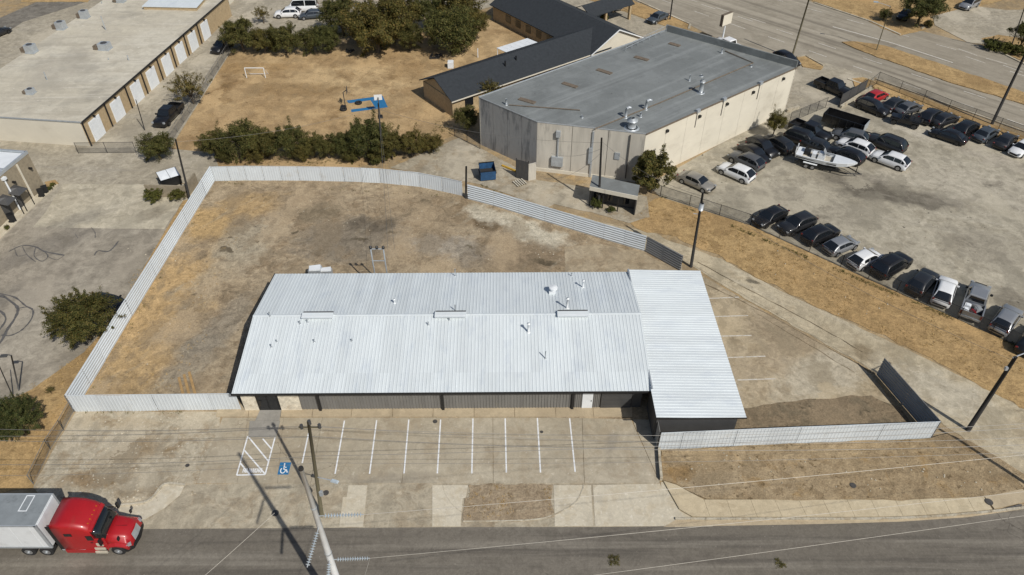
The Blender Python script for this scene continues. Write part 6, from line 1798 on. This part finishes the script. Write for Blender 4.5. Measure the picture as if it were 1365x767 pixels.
# unseen neighbour pole whose shadow crosses the verge
tipw = G(1252, 572)
hp = 9.6
sp_ = Vector((tipw.x, tipw.y, 0)) + Vector((tosun.x, tosun.y, 0)) * (hp / tosun.z)
T = thing('utility_pole', 'street pole past the kerb walk whose shadow crosses the verge', 'pole', (sp_.x, sp_.y, 0))
b = MB(); b.tube([(sp_.x, sp_.y, -.1), (sp_.x, sp_.y, hp)], [.18, .13], 10); b.build('shaft', m_woodd, T, True)

# ------------------------------------------------------------------ chain-link fences
k = NT('chain_link')
tr_ = k.n('ShaderNodeBsdfTransparent'); mx = k.n('ShaderNodeMixShader')
k.b.inputs['Base Color'].default_value = (.06, .06, .06, 1); k.b.inputs['Roughness'].default_value = .6
mp = k.mapping(k.P(), (0, 0, 0), 0, (1, 1, 1))
n_ = k.noise(mp, .8, 3)
k.l(k.rng(n_.outputs[0], .3, .7, .22, .36), mx.inputs[0])
out = [x for x in k.t.nodes if x.type == 'OUTPUT_MATERIAL'][0]
k.l(tr_.outputs[0], mx.inputs[1]); k.l(k.b.outputs[0], mx.inputs[2]); k.l(mx.outputs[0], out.inputs['Surface'])
m_link = k.m
def chain(label, path, h, step, mat=m_black, name='chain_link_fence'):
    pts = [G(*p) for p in path]
    T = thing(name, label, 'fence', pts[0])
    for p, q in zip(pts, pts[1:]):
        d = q - p; L = d.length; n = max(1, round(L / step))
        for i in range(n + 1):
            e = p + d * (i / n)
            b = MB(); b.tube([(e.x, e.y, 0), (e.x, e.y, h + .05)], .035, 6); b.build('post', mat, T)
        b = MB()
        b.face([(p.x, p.y, .05), (q.x, q.y, .05), (q.x, q.y, h), (p.x, p.y, h)]); b.build('mesh', m_link, T)
        b = MB(); b.tube([(p.x, p.y, h), (q.x, q.y, h)], .025, 5); b.build("rail", mat, T); b = MB(); b.tube([(p.x, p.y, .1), (q.x, q.y, .1)], .02, 4); b.build("rail", mat, T)
    return T
chain('black chain-link fence between the car lot and dry grass strip', [(868, 258), (880, 262), (1000, 301), (1120, 356), (1365, 466), (1480, 517), (1700, 612)], 1.5, 3.2)
chain('black chain-link fence along the highway beside the parked cars', [(1156, 122), (1168, 112), (1262, 150), (1365, 188), (1480, 231)], 1.9, 3.3)
chain('chain-link gate section beside the cream hall corner', [(1052, 164), (1100, 144)], 1.6, 2.0)
chain('low chain-link fence on the dry verge corner beside the red truck', [(99, 548), (85, 573), (67.5, 599), (45, 646)], 1.25, 2.4, m_post)
chain('metal bar gate across the warehouse drive', [(105, 205), (182, 204)], 1.6, 3.0, name='drive_gate')
chain('chain-link fence between warehouse drive and school yard', [(228, 190), (262, 140), (306, 70)], 1.5, 3.0, m_post)
chain('chain-link fence between hall and rear pad below the daycare', [(606, 182), (640, 199)], 1.6, 2.2)
a, c = G(1118, 142), G(1152, 122)
SG = thing('sliding_gate', 'dark screened sliding gate at the lot entrance', 'gate', a)
b = MB(); d = c - a; m = (a + c) / 2; b.box((m.x, m.y, .95), (d.length, .06, 1.8), math.atan2(d.y, d.x)); b.build('screen', m_char, SG)
for t in (0, .33, .66, 1):
    p = a + d * t; b = MB(); b.tube([(p.x, p.y, 0), (p.x, p.y, 2.0)], .05, 6); b.build('post', m_black, SG)
b = MB(); b.tube([(a.x, a.y, 1.88), (c.x, c.y, 1.88)], .04, 6); b.build('top_rail', m_black, SG)
# low kerb walls by the gate
for lb, pp in (('low pale kerb wall beside the cream hall corner', [(1048, 150), (1064, 145)]), ('long low kerb wall beside the sliding gate', [(1120, 145), (1160, 120)])):
    p, q = G(*pp[0]), G(*pp[1]); d = q - p; m = (p + q) / 2
    b = MB(); b.box((m.x, m.y, .22), (d.length, .3, .4), math.atan2(d.y, d.x)); b.box((m.x, m.y, .44), (d.length, .34, .05), math.atan2(d.y, d.x)); tag(b.build('kerb_wall', m_kerb), lb, 'wall')

# ------------------------------------------------------------------ sign by the highway
p = G(962, 58)
SI = thing('pole_sign', 'weathered cream box sign on a white pole beside the highway', 'sign', (p.x, p.y, 0), R(40))
P_(SI, 'pole', m_white, lambda b: b.tube([(0, 0, -.05), (0, 0, 3.2)], .13, 10))
P_(SI, 'cabinet', m_rust, lambda b: b.box((0, 0, 4.1), (2.5, .5, 1.9)))
for s_ in (-1, 1):
    P_(SI, 'face', m_cream, lambda b: b.box((0, s_ * .26, 4.1), (2.36, .03, 1.76)))
# ------------------------------------------------------------------ play things in the school yard
p0, p1 = G(329, 104), G(354, 104)
gd = p1 - p0
GO = thing('soccer_goal', 'small white soccer goal on the dry school yard', 'goal', (p0.x, p0.y, 0), math.atan2(gd.y, gd.x))
W_ = gd.length
for x in (0, W_):
    P_(GO, 'post', m_white, lambda b: b.tube([(x, 0, 0), (x, 0, 1.6)], .06, 8))
    P_(GO, 'back_stay', m_white, lambda b: b.tube([(x, 0, 1.6), (x + .1, 1.3, .05)], .04, 6))
P_(GO, 'crossbar', m_white, lambda b: b.tube([(0, 0, 1.6), (W_, 0, 1.6)], .06, 8))
P_(GO, 'ground_bar', m_white, lambda b: b.tube([(.1, 1.3, .05), (W_ + .1, 1.3, .05)], .035, 6))
def hoop(px, py, ang, label, bmat):
    p = G(px, py)
    T = thing('basketball_hoop', label, 'basketball hoop', (p.x, p.y, 0), ang)
    P_(T, 'pole', m_char, lambda b: b.tube([(0, 0, 0), (0, 0, 2.3), (.5, 0, 2.6)], .07, 8))
    bb = P_(T, 'backboard', bmat, lambda b: b.box((.55, 0, 2.6), (.05, 1.1, .8)))
    P_(bb, 'rim', m_rust, lambda b: b.tube([(.6 + .23 + .23 * math.cos(a_), .23 * math.sin(a_), 2.35) for a_ in [i * R(30) for i in range(13)]], .02, 5))
    P_(T, 'base', m_black, lambda b: b.box((-.3, 0, .1), (.9, .7, .2), taper=.8))
hoop(460.5, 143, 0.1, 'basketball hoop with dark backboard at the open end of the blue court', m_char)
hoop(507, 155, R(100), 'basketball hoop with white backboard beside the blue court and hedge', m_white)
for px, py, lb in ((478, 138.5, 'black tyre lying on the blue court'), (458, 147, 'black tyre lying beside the hoop base')):
    p = G(px, py); b = MB()
    b.tube([(p.x + .38 * math.cos(a_), p.y + .38 * math.sin(a_), .16) for a_ in [i * R(30) for i in range(13)]], .16, 8, caps=False)
    tag(b.build('tyre', m_tyre, None, True), lb, 'tyre')
p = G(601, 90); b = MB(); b.box((p.x, p.y, .5), (.9, .9, 1.0)); b.box((p.x, p.y, 1.02), (.8, .8, .06)); tag(b.build('air_conditioner', m_white), 'white air conditioning unit behind the charcoal roof', 'air conditioner')
p = G(637, 77); b = MB(); b.tube([(p.x, p.y, 0), (p.x, p.y, 1.4)], .07, 6); b.tube([(p.x, p.y, 1.4), (p.x, p.y, 1.48)], .1, 6); tag(b.build('fence_post', m_white), 'single white post by the charcoal roof edge', 'post')
p = G(581, 77)
b = MB()
for i in range(9): b.box((p.x + rnd.uniform(-1, 1), p.y + rnd.uniform(-.7, .7), .2), (rnd.uniform(.3, .9), rnd.uniform(.2, .6), rnd.uniform(.15, .4)), rnd.uniform(0, 3), taper=.7)
tag(b.build('debris_pile', m_woodd), 'dark heap of scrap at the grove edge by the daycare', 'debris')
p = G(466, 69); b = MB()
for i in range(6): b.box((p.x + rnd.uniform(-.5, .5), p.y + rnd.uniform(-.3, .3), .2), (rnd.uniform(.3, .7), rnd.uniform(.2, .5), rnd.uniform(.15, .4)), rnd.uniform(0, 3), taper=.7)
tag(b.build('debris_pile', m_tyre), 'small dark scrap heap under the grove trees', 'debris')
# ------------------------------------------------------------------ dumpster enclosure and bins
Q = [G(198, 262), G(250, 264), G(264, 246)]
EN = thing('dumpster_enclosure', 'brown masonry dumpster enclosure behind the rounded bushes', 'enclosure', Q[0])
for a, c in zip(Q, Q[1:]):
    d = c - a; m = (a + c) / 2; b = MB(); b.box((m.x, m.y, .85), (d.length, .2, 1.7), math.atan2(d.y, d.x)); b.build('wall', m_brickg, EN)
def dumpster(label, px, py, ang, mat, lidmat, openlid, sc=1.0):
    p = G(px, py)
    T = thing('dumpster', label, 'dumpster', (p.x, p.y, .05), ang)
    W2, D2, H2 = (1.0 * sc, .8 * sc, 1.35 * sc) if not openlid else (.95, .85, 1.75)
    def shell(b):
        lo = [(-W2, -D2 * .8, .12), (W2, -D2 * .8, .12), (W2, D2, .12), (-W2, D2, .12)]
        hi = [(-W2, -D2, H2 * .85), (W2, -D2, H2 * .85), (W2, D2, H2), (-W2, D2, H2)]
        b.add(lo + hi, [(3, 2, 1, 0), (0, 1, 5, 4), (1, 2, 6, 5), (2, 3, 7, 6), (3, 0, 4, 7)])
    P_(T, 'bin', mat, shell)
    P_(T, 'rim', m_black, lambda b: (b.box((0, -D2, H2 * .85), (2 * W2 + .08, .08, .08)), b.box((0, D2, H2), (2 * W2 + .08, .08, .08))))
    for s_ in (-1, 1):
        P_(T, 'lift_pocket', m_black, lambda b: b.box((s_ * (W2 + .06), 0, H2 * .55), (.1, D2 * 1.3, .16)))
        if openlid: P_(T, 'lid', lidmat, lambda b: b.add([(s_ * W2 * .98, D2 + .03, H2 + .02), (s_ * .02, D2 + .03, H2 + .02), (s_ * .02, D2 + .5, H2 - .6), (s_ * W2 * .98, D2 + .5, H2 - .6), (s_ * W2 * .98, D2 + .09, H2 + .02), (s_ * .02, D2 + .09, H2 + .02)], [(0, 1, 2, 3), (4, 5, 2, 3)]))
        else: P_(T, 'lid', lidmat, lambda b: b.add([(s_ * W2 * .98, D2, H2 + .05), (s_ * .02, D2, H2 + .05), (s_ * .02, -D2, H2 * .85 + .06), (s_ * W2 * .98, -D2, H2 * .85 + .06), (s_ * W2 * .5, 0, H2 * .95 + .09)], [(0, 1, 4), (1, 2, 4), (2, 3, 4), (3, 0, 4)]))
    P_(T, 'contents', m_woodd, lambda b: b.box((0, 0, H2 * .55), (1.8 * W2, 1.5 * D2, .1)))
    return T
m_dblue = plain('blue_dumpster_paint', S(44, 84, 124), .6, var=.25, scale=3)
dumpster('black dumpster with pale lid behind the masonry enclosure', 229, 246, R(35), m_black, m_white, False, 1.15)
dumpster('blue dumpster with open black lids on the rear pad by the hall', 650, 238, R(10), m_dblue, m_black, True, 1.1)
def bin_(px, py, label, mat, h=1.0, g=None):
    p = G(px, py); b = MB(); b.box((p.x, p.y, h / 2 + .13), (.55, .6, h), .6, taper=1.15); b.box((p.x, p.y, h + .16), (.66, .72, .07), .6); b.tube([(p.x - .3, p.y - .25, .2), (p.x + .3, p.y - .25, .2)], .12, 8)
    tag(b.build('wheeled_bin', mat), label, 'bin', g)
bin_(18, 296, 'black bin with pale rim at the brick shop planter', m_black, .9)
bin_(57, 262, 'dark bin against the brick shop corner', m_black, .8)
bin_(62, 257, 'dark bin nearest the street corner of the brick shop', m_black, .7)
for px, py, lb in ((66, 251, 'dark low shrub at the brick shop corner'), (70, 246, 'small dark shrub on the brick shop planter end'), (9, 303, 'green shrub in the planter by the black bin')):
    tree('bush', px, py, 9, .4, lb, name='shrub', cat='shrub')
sheet('shop_planter_soil', [(60, 244), (74, 241), (79, 246), (64, 252)], m_gold, .14)
# pallet, boards, bollards, valve covers
p = G(693, 245)
PA = thing('wooden_pallet', 'weathered wooden pallet lying by the metal screen', 'pallet', (p.x, p.y, .06), R(30))
for i in range(5): P_(PA, 'slat', m_broof, lambda b: b.box((-.6 + i * .3, 0, .12), (.16, 1.3, .04)))
for y in (-.55, 0, .55): P_(PA, 'stringer', m_wood, lambda b: b.box((0, y, .05), (1.4, .1, .1)))
m_yel = plain('yellow_paint', S(206, 160, 50), .6, var=.2, scale=4)
p = G(679, 226); b = MB(); b.box((p.x, p.y, .14), (2.4, .22, .18), R(-38)); b.box((p.x, p.y, .24), (2.3, .14, .04), R(-38)); tag(b.build('parking_stop', m_yel), 'yellow parking stop beside the blue dumpster', 'parking stop')
p = G(841, 541); b = MB(); b.tube([(p.x, p.y, .05), (p.x, p.y, 1.0), (p.x, p.y, 1.06)], [.09, .09, .04], 10); tag(b.build('bollard', m_yel), 'yellow bollard by the dark overhead door', 'bollard')
m_board = plain('raw_timber', S(176, 138, 88), .8, var=.2, scale=4)
for i, (px, py) in enumerate(((243, 513), (250, 509), (257, 505.5))):
    p = G(px, py + 8); b = MB(); b.box((p.x, p.y, .1), (3.4, .22, .06), R(118)); b.box((p.x, p.y, .135), (3.3, .16, .01), R(118)); tag(b.build('timber_board', m_board), 'brown timber board lying inside the front fence', 'board', 'boards by the front fence')
m_cast = plain('cast_iron', S(78, 74, 70), .7, var=.3, scale=6)
for px, py, z, rr, lb in ((434.5, 657.5, .03, .24, 'round iron cover on the apron by the wooden pole'), (580, 562.5, .045, .2, 'small round cover at the stall line by the building walk'), (1136, 649, .18, .25, 'round iron cover in the dirt verge'), (1317, 671, .18, .3, 'round iron cover on the storm inlet'), (367, 684.5, .03, .28, 'round iron cover beside the shadow of the steel pole'), (250, 621, .04, .17, 'round cover at the joint of the rough front lot'), (722, 576.5, .045, .14, 'small brown stain cover in a parking bay')):
    p = G(px, py); b = MB(); b.tube([(p.x, p.y, z - .03), (p.x, p.y, z + .02)], rr, 16); b.tube([(p.x, p.y, z + .02), (p.x, p.y, z + .03)], rr * .8, 16); tag(b.build('manhole_cover', m_cast), lb, 'manhole cover')
# grass patches growing through the street
tufts('street_weeds', 'two dark weed patches in the near street', [([(812, 742), (826, 742), (826, 754), (812, 754)], 60), ([(1034, 744), (1048, 744), (1048, 757), (1034, 757)], 60)], 0, m_weed, .12, 1)
# meter rack behind the building, with its service masts
p = G(517, 361.5); p.y = 55.4
RK = thing('service_rack', 'two galvanised service masts joined by a bar behind the white roof', 'electrical rack', (p.x, p.y, .05))
for x in (-.62, .62):
    P_(RK, 'mast', m_galv, lambda b: b.tube([(x, 1.0, 0), (x, 1.0, 5.75)], .07, 8))
for x in (-.62, 0, .62):
    P_(RK, 'weather_head', m_black, lambda b: b.tube([(x, 1.0, 5.65), (x, 1.0, 5.87), (x, 1.0, 5.97)], [.14, .15, .05], 8))
P_(RK, 'cross_bar', m_galv, lambda b: (b.box((0, 1.0, 5.6), (1.4, .06, .08)), b.box((0, 1.0, 4.1), (1.3, .05, .07))))
P_(RK, 'meter_box', m_galv, lambda b: b.box((0, 1.0, 1.4), (1.0, .3, 1.2)))
for px, py, sx_, sy_, h, lb in ((425, 364, 1.3, .9, 1.3, 'pale condenser unit with slanted cover behind the white roof edge'), (437.5, 364, 1.4, .6, 1.1, 'low condenser unit with white top behind the white roof edge')):
    p = G(px, py)
    U = thing('condenser_unit', lb, 'air conditioner', (p.x, 58.6, .05))
    P_(U, 'casing', m_galv, lambda b: b.box((0, 0, h / 2), (sx_, sy_, h)))
    P_(U, 'top_cover', m_white, lambda b: b.box((0, 0, h + .06), (sx_ * .9, sy_ * .9, .12), .2))
    P_(U, 'grille', m_black, lambda b: b.box((-sx_ / 2 - .03, 0, h / 2), (.05, sy_ * .8, h * .7)))
